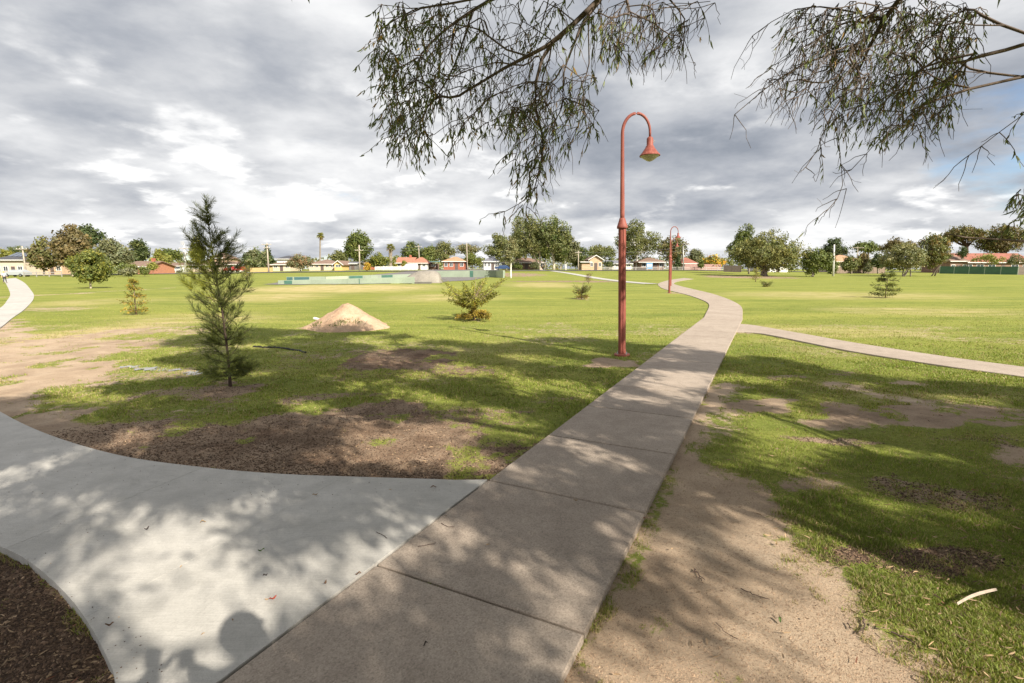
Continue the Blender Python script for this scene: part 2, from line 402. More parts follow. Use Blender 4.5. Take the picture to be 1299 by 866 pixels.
# branch path to the right
BT = [(938, 411), (955, 412.5), (973, 415.5), (1030, 425.5), (1081, 434.5), (1188, 451), (1299, 466), (1420, 482), (1600, 504)]
BB = [(933, 421), (950, 421.8), (973, 424.5), (1030, 436), (1081, 446), (1188, 463), (1299, 478.5), (1420, 497), (1600, 524)]
bT = resample([G(*p)[:2] for p in BT], 40); bB = resample([G(*p)[:2] for p in BB], 40)
mb_br = MB(); BRQ = []
ribbon(mb_br, bT, bB, .014)
for i in range(0, 38, 3): BRQ.append(np.vstack([bT[i:i+4], bB[i:i+4][::-1]]))
# the wide new pale path sweeping in from the left
sl = lp+vdir*0.02; NT = [(607, 613.5), (550, 611), (450, 608), (350, 604), (250, 595), (150, 580), (60, 553), (0, 524)]
ntop = [G(*p)[:2] for p in NT]+[np.array(p) for p in ((-7.3, 6.7), (-9.4, 8.4), (-12.0, 11.2))]+[G(*p)[:2] for p in ((0, 416.5), (15, 404.5), (33, 391), (43, 378), (40, 369), (30, 358), (20, 352.5))]
NBt = [(165, 960), (146, 866), (135, 838), (115, 800), (90, 765), (60, 735), (30, 712), (0, 697)]
nbot = [G(*p)[:2] for p in NBt]+[G(-60, 670)[:2]]+[np.array(p) for p in ((-5.2, 4.2), (-7.8, 6.0), (-12.0, 10.0), (-17.5, 16.4))]+[G(*p)[:2] for p in ((0, 391), (9, 381.5), (13, 374), (11, 367), (7, 359), (3, 354))]
nT = resample(ntop, 700); nB = resample(nbot, 700)
mb_new = MB(); NEWQ = []
# flare: cut by three saw lines roughly across it
def cutline(i, j):  # indices into nT, nB nearest to pixel points
    return i, j
def near_i(P, px, py):
    g = G(px, py)[:2]; return int(np.argmin(np.linalg.norm(P-g, axis=1)))
cuts = [(0, 0)]
cuts += [(near_i(nT, 425, 607), near_i(nB, 112, 797)), (near_i(nT, 255, 596), near_i(nB, 12, 703))]
k_t, k_b = cuts[-1]
nleft = 34
for k in range(1, nleft+1):
    cuts.append((int(round(k_t+(699-k_t)*k/nleft)), int(round(k_b+(699-k_b)*k/nleft))))
old_edge = lambda s: lp+vdir*s-nrm*.012
for idx, ((a, b), (c_, d)) in enumerate(zip(cuts[:-1], cuts[1:])):
    top_ = nT[a:c_+1]; bot_ = nB[b:d+1][::-1]
    if idx == 0:
        # panel against the old path
        top_ = np.vstack([old_edge(.0), nT[1:c_+1]])
        bot_ = np.vstack([bot_[:-1], old_edge(-4.2)])
        q = np.vstack([top_, bot_])
    else: q = np.vstack([top_, bot_])
    cc = q.mean(0); q = cc+(q-cc)*(.9988 if idx < 3 else .9995)
    NEWQ.append(q); slab(mb_new, q, .0245, depth=.14, bev=.001, tn=np.full(3, R.uniform(.97, 1.02)))
# thin pale path across the lawn far off
WT = [(837, 360.3), (815, 358.6), (778, 354.8), (727, 350.6), (690, 348.2), (655, 346.5), (625, 345.6)]
wt = resample([G(*p)[:2] for p in WT], 30)
tdir = np.gradient(wt, axis=0); tdir /= np.linalg.norm(tdir, axis=1)[:, None]; wn = np.stack([-tdir[:, 1], tdir[:, 0]], 1)
if wn[0][1] > 0: wn = -wn
mb_w = MB(); WQ = []
ribbon(mb_w, wt, wt+wn*1.7, .05, .2)
for i in range(0, 29): WQ.append(np.vstack([wt[i:i+2], (wt+wn*1.7)[i:i+2][::-1]]))
allq = [np.asarray(q) for q in OLDQ+BRQ+NEWQ+WQ]
boxes_q = [(q[:, 0].min()-.05, q[:, 0].max()+.05, q[:, 1].min()-.05, q[:, 1].max()+.05) for q in allq]
def on_path(x, y, grow=0.0):
    r = np.zeros(x.shape, bool)
    for q, (a, b, c, d) in zip(allq, boxes_q):
        s = (x > a-grow) & (x < b+grow) & (y > c-grow) & (y < d+grow)
        if not s.any(): continue
        cc = q.mean(0); sz = max(b-a, d-c)/2
        qq = cc+(q-cc)*(1+grow/sz)
        r[s] |= inpoly(x[s], y[s], [tuple(p) for p in qq])
    return r

def concrete(name, c0, c1, spk, bands, rough=.85):
    m, nt = nmat(name)
    tc = N(nt, 'ShaderNodeTexCoord').outputs['Object']
    big = noise(nt, tc, .7, 5, .6, .3); med = noise(nt, tc, 5, 5, .6); fine = noise(nt, tc, 160, 3, .7)
    c = ramp(nt, big, [(.32, c0), (.66, c1)])
    c = mixc(nt, .35, c, ramp(nt, med, [(.3, tuple(x*.78 for x in c0)), (.7, tuple(x*1.1 for x in c1))]))
    v = N(nt, 'ShaderNodeTexVoronoi'); v.inputs['Scale'].default_value = 130; L(nt, tc, v.inputs['Vector'])
    sp = ramp(nt, v.outputs['Color'], [(0, g3(1-spk)), (.45, g3(1)), (1, g3(1+spk*.6))])
    c = mixc(nt, 1.0, c, sp, 'MULTIPLY')
    c = mixc(nt, 1.0, c, ramp(nt, fine, [(.25, g3(1-spk*.7)), (.75, g3(1+spk*.5))]), 'MULTIPLY')
    # stains
    st = noise(nt, tc, 2.1, 7, .7, .8)
    c = mixc(nt, ramp(nt, st, [(.58, g3(0)), (.72, g3(.45))]), c, tuple(x*.55 for x in c0))
    at_ = N(nt, 'ShaderNodeAttribute', attribute_name='Tint'); c = mixc(nt, 1.0, c, at_.outputs['Color'], 'MULTIPLY')
    if bands:
        mp = N(nt, 'ShaderNodeMapping'); mp.inputs['Rotation'].default_value = (0, 0, .6); mp.inputs['Scale'].default_value = (3, 60, 1); L(nt, tc, mp.inputs[0])
        bn = noise(nt, mp.outputs[0], 2.5, 4, .6); c = mixc(nt, 1.0, c, ramp(nt, bn, [(.3, g3(.90)), (.7, g3(1.06))]), 'MULTIPLY')
    finish(nt, c, rough, mth(nt, 'ADD', fine, mth(nt, 'MULTIPLY', v.outputs['Distance'], .8)), .35, .004, spec=.25)
    return m
M_OLD = concrete('aggregate_concrete', (.33, .265, .212), (.44, .365, .297), .30, False)
M_NEW = concrete('pale_concrete', (.42, .40, .365), (.54, .515, .475), .09, True)
tag(mb_old.build('footpath', M_OLD), kind='structure')
tag(mb_br.build('branch_footpath', M_OLD), kind='structure')
tag(mb_new.build('new_footpath', M_NEW), kind='structure')
tag(mb_w.build('far_footpath', mat('far_pale_concrete', (.44, .42, .38))), kind='structure')

# ------------------------------------------------------------------ ground sheet
def axis(lo, hi, step, g, far_lo, far_hi):
    a = list(np.arange(lo, hi+1e-6, step)); s = step
    up = []; x = a[-1]
    while x < far_hi: s *= g; x += s; up.append(x)
    dn = []; x = a[0]; s = step; gg = g if far_lo < -100 else g
    while x > far_lo: s *= gg; x -= s; dn.append(x)
    return np.array(dn[::-1]+a+up)
xs = axis(-7.2, 5.6, .05, 1.034, -1600, 1600)
ys = axis(1.2, 11.5, .05, 1.03, -300, 2200)
ys = ys[(ys > 0.8) | (np.arange(len(ys)) % 3 == 0)]
X, Y = np.meshgrid(xs, ys); xf = X.ravel(); yf = Y.ravel()
DIRT, DARK, DRYm = masks(xf, yf)
Z = H(xf, yf)
nearm = sstep((40-np.hypot(xf, yf))/30)
clod = np.abs(fbm(xf*5.5, yf*5.5, 5, 4)-.5)*2; clod2 = fbm(xf*2.2, yf*2.2, 6, 3)-.5
pit = fbm(xf*12, yf*12, 8, 2)-.5
amp = DIRT*(.010+.07*DARK)
Z = Z+nearm*((clod*.9+pit*.5-.25)*amp + clod2*.03*(1-DIRT*.5)-.018)
nlawn = (fbm(xf*.35, yf*.35, 77, 3)-.5)*.12*sstep((np.hypot(xf, yf)-10)/10)*(1-sstep((yf-70)/40))
onp = on_path(xf, yf, .12) | on_path(xf, yf, .3)
Z = Z+np.where(onp, 0, nlawn)
Z = np.where(onp, np.minimum(Z, H(xf, yf)-.006), Z)
nx = len(xs); ny = len(ys)
i = np.arange(ny-1)[:, None]*nx; j = np.arange(nx-1)[None, :]
Qd = np.stack([i+j, i+j+1, i+j+1+nx, i+j+nx], -1).reshape(-1, 4)
# ground material
gm, nt = nmat('park_ground')
tcn = N(nt, 'ShaderNodeTexCoord').outputs['Object']
A = N(nt, 'ShaderNodeAttribute', attribute_name='Tint'); sp_ = N(nt, 'ShaderNodeSeparateColor'); L(nt, A.outputs['Color'], sp_.inputs[0])
dI, dK, dY = sp_.outputs[0], sp_.outputs[1], sp_.outputs[2]
gb = noise(nt, tcn, .16, 5, .6, .4); gmid = noise(nt, tcn, 1.4, 6, .65); gf = noise(nt, tcn, 22, 5, .75)
mp = N(nt, 'ShaderNodeMapping'); mp.inputs['Rotation'].default_value = (0, 0, -.15); mp.inputs['Scale'].default_value = (.25, 1.6, 1); L(nt, tcn, mp.inputs[0])
gst = noise(nt, mp.outputs[0], .45, 5, .6, .2)
grass = ramp(nt, gb, [(.3, (.16, .205, .034)), (.5, (.235, .265, .046)), (.7, (.33, .32, .075))])
grass = mixc(nt, .5, grass, ramp(nt, gmid, [(.3, (.11, .155, .024)), (.52, (.25, .275, .05)), (.72, (.36, .35, .09))]))
grass = mixc(nt, .5, grass, ramp(nt, gst, [(.35, (.14, .18, .04)), (.62, (.34, .33, .085))]))
grass = mixc(nt, 1.0, grass, ramp(nt, gf, [(.25, g3(.5)), (.55, g3(1)), (.8, g3(1.35))]), 'MULTIPLY')
dryc = ramp(nt, noise(nt, tcn, .9, 6, .7), [(.3, (.33, .29, .09)), (.55, (.50, .40, .20)), (.75, (.58, .45, .28))])
dfac = mth(nt, 'MULTIPLY', dY, ramp(nt, noise(nt, mp.outputs[0], 1.1, 6, .7), [(.36, g3(.25)), (.56, g3(1.6))]), clamp=True)
grass = mixc(nt, dfac, grass, dryc)
sand = ramp(nt, noise(nt, tcn, 1.1, 6, .65, .3), [(.3, (.37, .27, .185)), (.55, (.47, .355, .25)), (.75, (.53, .42, .31))])
sand = mixc(nt, 1.0, sand, ramp(nt, noise(nt, tcn, 95, 4, .8), [(.3, g3(.70)), (.5, g3(1)), (.75, g3(1.2))]), 'MULTIPLY')
vs = N(nt, 'ShaderNodeTexVoronoi'); vs.inputs['Scale'].default_value = 70; L(nt, tcn, vs.inputs['Vector'])
sand = mixc(nt, ramp(nt, vs.outputs['Color'], [(.84, g3(0)), (.92, g3(.55))]), sand, (.20, .13, .085))
soil = ramp(nt, noise(nt, tcn, 3.2, 8, .75, .5), [(.28, (.065, .040, .026)), (.5, (.14, .088, .058)), (.66, (.27, .18, .12)), (.78, (.40, .28, .19))])
soil = mixc(nt, 1.0, soil, ramp(nt, noise(nt, tcn, 60, 4, .8), [(.3, g3(.55)), (.5, g3(1)), (.75, g3(1.5))]), 'MULTIPLY')
dkf = mth(nt, 'ADD', dK, mth(nt, 'MULTIPLY', mth(nt, 'SUBTRACT', noise(nt, tcn, 1.7, 5, .65), .5), 1.5), clamp=True)
earth = mixc(nt, dkf, sand, soil)
br1 = mth(nt, 'SUBTRACT', noise(nt, tcn, 9, 8, .78, .3), .5)
di = mth(nt, 'ADD', dI, mth(nt, 'MULTIPLY', br1, 2.0))
df = ramp(nt, di, [(.42, g3(0)), (.60, g3(1))])
col = mixc(nt, df, grass, earth)
bh = mth(nt, 'ADD', mth(nt, 'MULTIPLY', noise(nt, tcn, 55, 5, .8), 1.0), mth(nt, 'MULTIPLY', gmid, .5))
finish(nt, col, .95, bh, .7, .02, spec=.12)
gmb = MB(); gmb.add(np.c_[xf, yf, Z], Q=Qd, C=np.c_[DIRT, DARK, DRYm]); tag(gmb.build('ground', gm, smooth=True), kind='structure')
print('ground verts', len(xf))
from mathutils.bvhtree import BVHTree
def gz(x, y):
    """height of the ground sheet (bilinear)"""
    x = np.asarray(x, float); y = np.asarray(y, float)
    ii = np.clip(np.searchsorted(xs, x)-1, 0, nx-2); jj = np.clip(np.searchsorted(ys, y)-1, 0, ny-2)
    fx = (x-xs[ii])/(xs[ii+1]-xs[ii]); fy = (y-ys[jj])/(ys[jj+1]-ys[jj]); Zg = Z.reshape(ny, nx)
    return (Zg[jj, ii]*(1-fx)+Zg[jj, ii+1]*fx)*(1-fy)+(Zg[jj+1, ii]*(1-fx)+Zg[jj+1, ii+1]*fx)*fy

# ------------------------------------------------------------------ grass blades, soil crumbs
def blades(n, dmin, dmax, hgt, wid, seed):
    r = np.random.default_rng(seed)
    # uniform-in-picture sampling of the visible wedge
    k = int(n*2.4)
    d = 1/(1/dmax+(1/dmin-1/dmax)*r.random(k)**.8)
    u = r.uniform(-1.2, 1.2, k); x = u*d; y = d
    D, K, Yd = masks(x, y)
    nz = (fbm(x*7, y*7, 99, 3)-.5)*1.0
    fade = np.clip((dmax-d)/(dmax*.4), 0, 1)*np.clip((d-dmin+.3)/(1.0 if dmin < 3 else 3.0), 0, 1)
    keep = (r.random(k) < fade) & (r.random(k) > np.clip((D-.12+nz*.9)*1.7, 0, 1)) & ~on_path(x, y, .0)
    x, y, D, Yd, d = x[keep][:n], y[keep][:n], D[keep][:n], Yd[keep][:n], d[keep][:n]
    m = len(x); z = gz(x, y)-.004
    tuft = .25+1.5*fbm(x*4.1, y*4.1, 12, 3)**1.5
    h = hgt*tuft*r.uniform(.5, 1.25, m); w_ = wid*r.uniform(.7, 1.3, m)
    az = r.uniform(0, 2*PI, m); lean = r.uniform(.15, 1.0, m)*h; la = r.uniform(0, 2*PI, m)
    s = np.stack([np.cos(az), np.sin(az), 0*az], 1)*w_[:, None]/2
    b = np.stack([x, y, z], 1); ld = np.stack([np.cos(la), np.sin(la), 0*la], 1)*lean[:, None]
    mid = b+ld*.35+np.array([0, 0, 1])*(h*.6)[:, None]; tip = b+ld+np.array([0, 0, 1])*(h*.95)[:, None]
    V = np.stack([b-s, b+s, mid+s*.8, mid-s*.8, tip], 1).reshape(-1, 3)
    o = np.arange(m)[:, None]*5
    Q = o+np.array([[0, 1, 2, 3]]); T = o+np.array([[3, 2, 4]])
    big = fbm(x*.5, y*.5, 33, 3); c = np.stack([.17+.12*big, .235+.07*big, .035+.03*big], 1)
    c *= (.6+.8*r.random(m))[:, None]
    straw = r.random(m) < (.22+.35*Yd+.45*D)
    c[straw] = np.array([.42, .33, .17])*(.6+.6*r.random(straw.sum()))[:, None]
    return V, T, Q, np.repeat(c, 5, 0)
gb_ = MB()
V, T, Q, C = blades(320000, 1.6, 11, .030, .0038, 1); gb_.add(V, T, Q, C)
V, T, Q, C = blades(170000, 5.5, 30, .034, .010, 2); gb_.add(V, T, Q, C)
tag(gb_.build('grass', leafmat('grass_blade', (1, 1, 1), .3, .12)), 'short patchy green grass with straw coloured blades in the lawn', 'grass', kind='stuff')
# crumbs of soil, mulch chips and grit
def crumbs(n, seed):
    r = np.random.default_rng(seed); k = n*6
    d = 1/(1/12.0+(1/1.7-1/12.0)*r.random(k)); x = r.uniform(-1.2, 1.2, k)*d; y = d
    D, K, Yd = masks(x, y); keep = (r.random(k) < D*np.where(K > .35, .9, .33)) & (D > .3) & (~on_path(x, y, 0) | (r.random(k) < .015))
    x, y, K = x[keep][:n], y[keep][:n], K[keep][:n]; m = len(x)
    z = np.where(on_path(x, y, 0), .024, gz(x, y))
    on_new = np.zeros(m, bool)
    for q in NEWQ[:12]: on_new |= inpoly(x, y, [tuple(p) for p in q])
    z = np.where(on_new, .025, z)
    s = np.where(K > .35, r.uniform(.002, .0075, m), r.uniform(.001, .0032, m))*np.where(r.random(m) < .03, 1.7, 1)
    s = np.where(on_path(x, y, 0), s*.45, s)
    el = np.where(K > .35, r.uniform(.9, 1.7, m), 1.2)
    a = r.uniform(0, 2*PI, m); e1 = np.stack([np.cos(a), np.sin(a), r.uniform(-.3, .3, m)], 1)*(s*el)[:, None]
    e2 = np.stack([-np.sin(a), np.cos(a), r.uniform(-.3, .3, m)], 1)*s[:, None]; b = np.stack([x, y, z], 1)
    up = np.array([0, 0, 1.0])*s[:, None]*.9
    V = np.stack([b-e1-e2*.6, b+e1-e2*.6, b+e1*.6+e2, b-e1*.7+e2, b+up+e1*.2], 1).reshape(-1, 3)
    o = np.arange(m)[:, None, None]*5
    T = (o+np.array([[[0, 1, 4], [1, 2, 4], [2, 3, 4], [3, 0, 4]]])).reshape(-1, 3)
    dark = np.array([.12, .075, .048]); tan = np.array([.36, .25, .165]); 
    c = np.where((K > .35)[:, None], dark*(.5+1.3*r.random(m)**2)[:, None], tan*(.45+.95*r.random(m))[:, None])
    ch = (K > .35) & (r.random(m) < .05); c[ch] = np.array([.42, .29, .18])*(.6+.7*r.random(ch.sum()))[:, None]
    return V, T, np.repeat(c, 5, 0)
cb = MB(); V, T, C = crumbs(80000, 5); cb.add(V, T, C=C)
tag(cb.build('soil_crumbs', mat('soil_crumb', (1, 1, 1), .95, .1, tint=True)), 'loose crumbs of soil, grit and mulch chips scattered over the bare earth', 'loose soil', kind='stuff')
# ------------------------------------------------------------------ leaves and trees
def unit(v): return v/(np.linalg.norm(v, axis=-1, keepdims=True)+1e-9)
def rnd_dirs(n, r=R): return unit(r.normal(size=(n, 3)))
def leaf_mesh(mb, base, d, Ln, Wd, C, curved=True, r=R):
    """lanceolate leaves: base points, directions, lengths, widths, colours"""
    n = len(base)
    if n == 0: return
    s = unit(np.cross(d, rnd_dirs(n, r))); nn = np.cross(d, s)
    Ln = np.broadcast_to(Ln, (n,))[:, None]; Wd = np.broadcast_to(Wd, (n,))[:, None]
    if curved:
        b1 = base+d*Ln*.3+nn*Ln*.05; b2 = base+d*Ln*.68+nn*Ln*.06+s*Wd*.3; t = base+d*Ln+s*Wd*1.0
        V = np.stack([base, b1-s*Wd*.5, b1+s*Wd*.5, b2-s*Wd*.4, b2+s*Wd*.4, t], 1).reshape(-1, 3)
        o = np.arange(n)[:, None]*6
        mb.add(V, T=np.vstack([o+np.array([[0, 2, 1]]), o+np.array([[3, 4, 5]])]), Q=o+np.array([[1, 2, 4, 3]]), C=np.repeat(C, 6, 0))
    else:
        m = base+d*Ln*.45
        V = np.stack([base, m+s*Wd*.5, base+d*Ln, m-s*Wd*.5], 1).reshape(-1, 3)
        o = np.arange(n)[:, None]*4
        mb.add(V, Q=o+np.array([[0, 1, 2, 3]]), C=np.repeat(C, 4, 0))
def card_mesh(mb, P, size, C, nrm=None, r=R):
    """ragged little leaf sprays for far crowns: each a three-pointed scrap with its own direction"""
    n = len(P); d = rnd_dirs(n, r)
    if nrm is not None: d = unit(np.cross(unit(nrm+.9*rnd_dirs(n, r)), d))
    s = unit(np.cross(d, rnd_dirs(n, r) if nrm is None else unit(nrm+.9*rnd_dirs(n, r))))
    size = np.broadcast_to(size, (n,))[:, None]
    V = np.stack([P-d*size*.5, P+s*size*.38*r.uniform(.5, 1.2, (n, 1)), P+d*size*.6, P-s*size*.38*r.uniform(.5, 1.2, (n, 1))], 1).reshape(-1, 3)
    o = np.arange(n)[:, None]*4
    mb.add(V, Q=o+np.array([[0, 1, 2, 3]]), C=np.repeat(C, 4, 0))
def limb(mb, a, b, r0, r1, bend=.12, n=6, C=None, sag=0):
    a = np.asarray(a, float); b = np.asarray(b, float); Ld = np.linalg.norm(b-a)
    t = np.linspace(0, 1, n)[:, None]
    o1 = rnd_dirs(1)[0]*Ld*bend
    P = a+(b-a)*t+np.sin(t*PI)*o1+np.array([0, 0, -1])*sag*np.sin(t*PI)
    mb.tube(P, np.linspace(r0, r1, n), 6, C); return P
BARK = mat('grey_bark', (.24, .20, .16), .9, .35, 4); PALEBARK = mat('pale_gum_bark', (.50, .43, .34), .8, .3, 3); DARKBARK = mat('dark_bark', (.10, .075, .055), .9, .3, 4)
WHITEBARK = mat('white_bark', (.66, .64, .60), .7, .15, 2)
# foliage colours
FG = dict(gum=(.175, .20, .085), brown=(.175, .15, .08), dark=(.075, .11, .045), grey=(.19, .21, .13), yel=(.25, .27, .07), green=(.14, .18, .055), gold=(.55, .38, .06), silver=(.25, .265, .155))
LM = {k: leafmat('foliage_'+k, tuple(q*k_ for q, k_ in zip(v, (.90, .83, .66))), .2, .2) for k, v in FG.items()}
def far_tree(name, label, x0, x1, ytop, ybot, Y, xb=None, style='round', col='gum', n=2200, nl=14, bark=None, size=.42, tw=.2, group=None, cat='tree', hole=.0, stems=1, mixcol=None, seed=None, lean=0):
    r = np.random.default_rng(seed if seed is not None else int(x0*7+x1*13+ytop*3) % 99991)
    xb = (x0+x1)/2 if xb is None else xb
    base = at(xb, 345, Y); base[2] = float(H(base[0], Y)); root = thing(name, label, cat, base, 0, group)
    a = at(x0, ytop, Y); b = at(x1, ytop, Y); zb = at(xb, ybot, Y)[2]
    zb = max(zb, base[2]+.05)
    cx = (a[0]+b[0])/2-base[0]; rx = (b[0]-a[0])/2; zt = (a[2]-base[2]); zb = (zb-base[2])*.8; rz = (zt-zb)/2; cz = (zt+zb)/2; ry = rx*.85
    k = 0; lobes = []
    for i in range(nl):
        v = rnd_dirs(1, r)[0]
        if style == 'umbrella':
            v = np.array([v[0], v[1], abs(v[2])*.9]); rad = r.uniform(.35, .78); f = np.array([.40, .40, .40])
        elif style == 'cone':
            h = (i+.5)/nl; rr = (1-h)*.75+.06; th = r.uniform(0, 2*PI); v = np.array([math.cos(th)*rr*.55, math.sin(th)*rr*.55, h*1.7-.92]); rad = 1; f = np.array([rr*.62+.05]*2+[.22])
        elif style == 'open':
            rad = r.uniform(.5, .82); f = np.array([.33, .33, .25])*r.uniform(.7, 1.25)
        else:
            rad = r.uniform(.35, .74); f = np.array([.42, .42, .33])*r.uniform(.6, 1.25)
        c = v*rad
        if i < 4 and style in ('round', 'gum', 'open'):       # reach the outline's four ends
            c = [np.array([0, 0, .66]), np.array([-.62, 0, -.1]), np.array([.62, 0, .05]), np.array([0, -.5, -.3])][i]*np.array([1, 1, 1])*r.uniform(.92, 1.05)
        lobes.append((np.array([cx+c[0]*rx, c[1]*ry, cz+c[2]*rz]), f*np.array([rx, ry, rz])*(1.0 if style != 'open' else 1.0)))
    tm = MB(); cm = MB()
    foot = [np.array([r.normal()*.25*(s > 0)*2, r.normal()*.2*(s > 0), -.1]) for s in range(stems)]
    fork = max(zb*.9, zt*.18)
    for s, ft in enumerate(foot):
        topp = np.array([cx*.35+(r.normal()*rx*.25 if stems > 1 else 0), 0, fork+(.15*zt)])
        limb(tm, ft, topp, tw*(1 if stems == 1 else .75), tw*.62, .05)
        for (c, f) in lobes[s::stems]:
            P = limb(tm, topp*.9+ft*.1, c, tw*.42, tw*.10, .1)
    cnt = np.array([f[0]*f[1]+f[0]*f[2] for _, f in lobes]); cnt = np.maximum(1, (cnt/cnt.sum()*n*2.1).astype(int))
    base_c = np.array([1, 1, 1.])
    for (c, f), m in zip(lobes, cnt):
        # sprays gathered in small tufts on the lobe
        nt_ = max(6, m//14); v = rnd_dirs(nt_, r); rad = r.uniform(.5, 1.0, (nt_, 1))**.6; tp = c+v*rad*f
        idx = r.integers(0, nt_, m); P = tp[idx]+r.normal(size=(m, 3))*np.minimum(size*.8, f.min()*.5+.05)
        P[:, 2] = np.where(P[:, 2] < .1, r.uniform(.1, .6, m), P[:, 2])
        tnt = r.uniform(.75, 1.3, nt_)[idx][:, None]*np.array([1, 1, 1])*r.uniform(.85, 1.15, (m, 1))
        warm = r.uniform(0, 1, nt_)[idx][:, None]; tnt = tnt*(1+np.array([.18, .02, -.1])*(warm-.5)*1.4)
        if mixcol is not None:
            mm = (r.random(nt_) < mixcol[1])[idx]; tnt[mm] = tnt[mm]*np.array(mixcol[0])
        card_mesh(cm, P, size*r.uniform(.6, 1.3, m), tnt, nrm=unit(P-c), r=r)
    tm.build('trunk', bark or BARK, root, smooth=True); cm.build('crown', LM[col], root)
    return root
def T_(name, label, x0, x1, yt, yb, Y, **k): return far_tree(name, label, x0, x1, yt, yb, Y, **k)
GB = 'trees along the far left edge of the park'
T_('gum_tree', 'mid height grey green gum tree left of the tallest brown gum', 35, 67, 302, 344, 112, xb=55, col='brown', n=2600, nl=16, size=.5, mixcol=((.85, 1.1, .8), .5))
T_('gum_tree', 'tallest gum tree on the left with a brownish rounded crown and leaning pale trunk', 62, 113, 282, 343, 104, xb=91, col='brown', n=4200, nl=22, size=.5, bark=PALEBARK, tw=.32)
T_('pine_tree', 'dark green pine tree rising behind the tallest brown gum on the left', 98, 126, 285, 320, 135, xb=112, col='dark', n=2000, nl=12, size=.6, style='umbrella')
T_('gum_tree', 'spreading grey green gum tree just left of the orange brick gable', 116, 165, 303, 344, 112, xb=140, col='grey', n=3600, nl=22, size=.5)
T_('round_tree', 'small dense round tree with yellow green top standing alone on the left lawn', 89, 137, 315, 358, 44, xb=113, col='green', n=6000, nl=30, size=.16, tw=.09, bark=PALEBARK, mixcol=((1.5, 1.25, .9), .35))
T_('pine_tree', 'dark broad conifer behind the orange brick house at its left end', 158, 187, 304, 338, 150, col='dark', n=2200, nl=16, size=.55, mixcol=((1.6, 1.3, 1.2), .4))
T_('round_tree', 'olive green round tree in front of the house with the red car', 190, 213, 318, 343, 140, col='yel', n=1600, nl=12, size=.45, bark=DARKBARK)
T_('umbrella_pine', 'flat topped dark pine behind the roof left of the tower pole', 200, 232, 316, 334, 185, col='green', style='umbrella', n=1600, nl=16, size=.6)
T_('poplar_tree', 'upright olive tree partly hidden behind the tall young casuarina', 239, 258, 301, 340, 150, col='yel', n=1500, nl=10, size=.5)
T_('low_tree', 'low dark tree crown showing behind the white garage with red cars', 284, 309, 328, 338, 200, col='brown', n=800, nl=9, size=.6, style='umbrella')
T_('pine_tree', 'dark pointed conifer behind the first wooden power pole right of the young casuarina', 329, 347, 309, 335, 175, col='dark', style='cone', n=1400, nl=14, size=.6)
T_('spreading_tree', 'wide dark green tree leaning left in front of the first wooden power pole', 307, 341, 315, 341, 150, col='grey', n=2600, nl=18, size=.5, mixcol=((.6, .75, .5), .5), bark=DARKBARK)
T_('bottlebrush_tree', 'small grey red bottlebrush tree before the two storey dark roofed house', 364, 394, 323, 343, 140, xb=381, col='grey', n=2200, nl=16, size=.38, mixcol=((1.5, .85, .8), .45), bark=DARKBARK, tw=.15)
T_('low_tree', 'tiny dark crown poking over the long brown roof', 386, 397, 326, 333, 215, col='dark', n=350, nl=7, size=.6)
T_('gum_tree', 'loose airy gum tree left of the biggest dark pine', 418, 443, 318, 334, 200, col='gum', style='open', n=1100, nl=12, size=.6)
T_('pine_tree', 'biggest dark pine tree with layered crown behind the power pole left of the thick palm', 437, 474, 293, 339, 170, col='green', n=4600, nl=24, size=.55, bark=DARKBARK, mixcol=((.65, .75, .6), .35))
T_('round_tree', 'round clipped looking tree between the biggest dark pine and the thick palm', 466, 493, 321, 341, 150, col='green', n=2200, nl=16, size=.42, bark=DARKBARK, mixcol=((1.5, 1.3, .9), .4))
T_('cypress_tree', 'narrow yellow green cypress right beside the thick palm', 496, 504, 325, 339, 168, col='yel', style='cone', n=500, nl=8, size=.4)
T_('pine_tree', 'dark tree behind the red brick house with the orange tiled roof', 509, 534, 306, 330, 190, col='green', n=2000, nl=16, size=.55, mixcol=((.6, .7, .55), .5))
T_('leafy_tree', 'broad leafy tree between the two red brick houses', 530, 562, 312, 338, 185, col='green', n=2200, nl=16, size=.55)
T_('gum_tree', 'loose gum tree with slim pale trunk beside the second red brick house', 551, 578, 305, 334, 160, xb=569, col='gum', style='open', n=2200, nl=18, size=.42, bark=PALEBARK, tw=.22)
T_('bare_tree', 'grey thin leaved spreading tree behind the bare tall pole', 576, 612, 309, 326, 190, col='grey', style='umbrella', n=1300, nl=18, size=.5, mixcol=((1.2, .95, .8), .5))
T_('round_tree', 'bright green round tree right of the second red brick house', 586, 612, 321, 338, 160, col='green', n=1900, nl=14, size=.42, mixcol=((1.4, 1.3, .9), .4))
T_('gum_tree', 'rounded gum tree behind the grey roofed white house', 610, 650, 293, 336, 185, col='gum', n=3200, nl=20, size=.5)
T_('gum_tree', 'slim young gum with straight white trunk by the end of the far green wall', 641, 656, 298, 331, 84, xb=648, col='silver', n=1500, nl=14, size=.26, bark=WHITEBARK, tw=.17)
T_('gum_tree', 'left one of the two tallest gums in the middle clump, crown greyer green', 644, 697, 269, 336, 150, xb=685, col='gum', n=6000, nl=30, size=.42, bark=PALEBARK, tw=.4, stems=2)
T_('gum_tree', 'right one of the two tallest gums in the middle clump, crown rounder green', 682, 727, 271, 334, 148, xb=702, col='gum', n=5600, nl=26, size=.42, bark=PALEBARK, tw=.38, stems=2, mixcol=((.7, .85, .6), .3))
T_('gum_tree', 'shorter dark gum filling the left side of the middle clump', 634, 672, 292, 336, 165, xb=662, col='gum', n=3600, nl=22, size=.45, tw=.3, mixcol=((.6, .75, .55), .4))
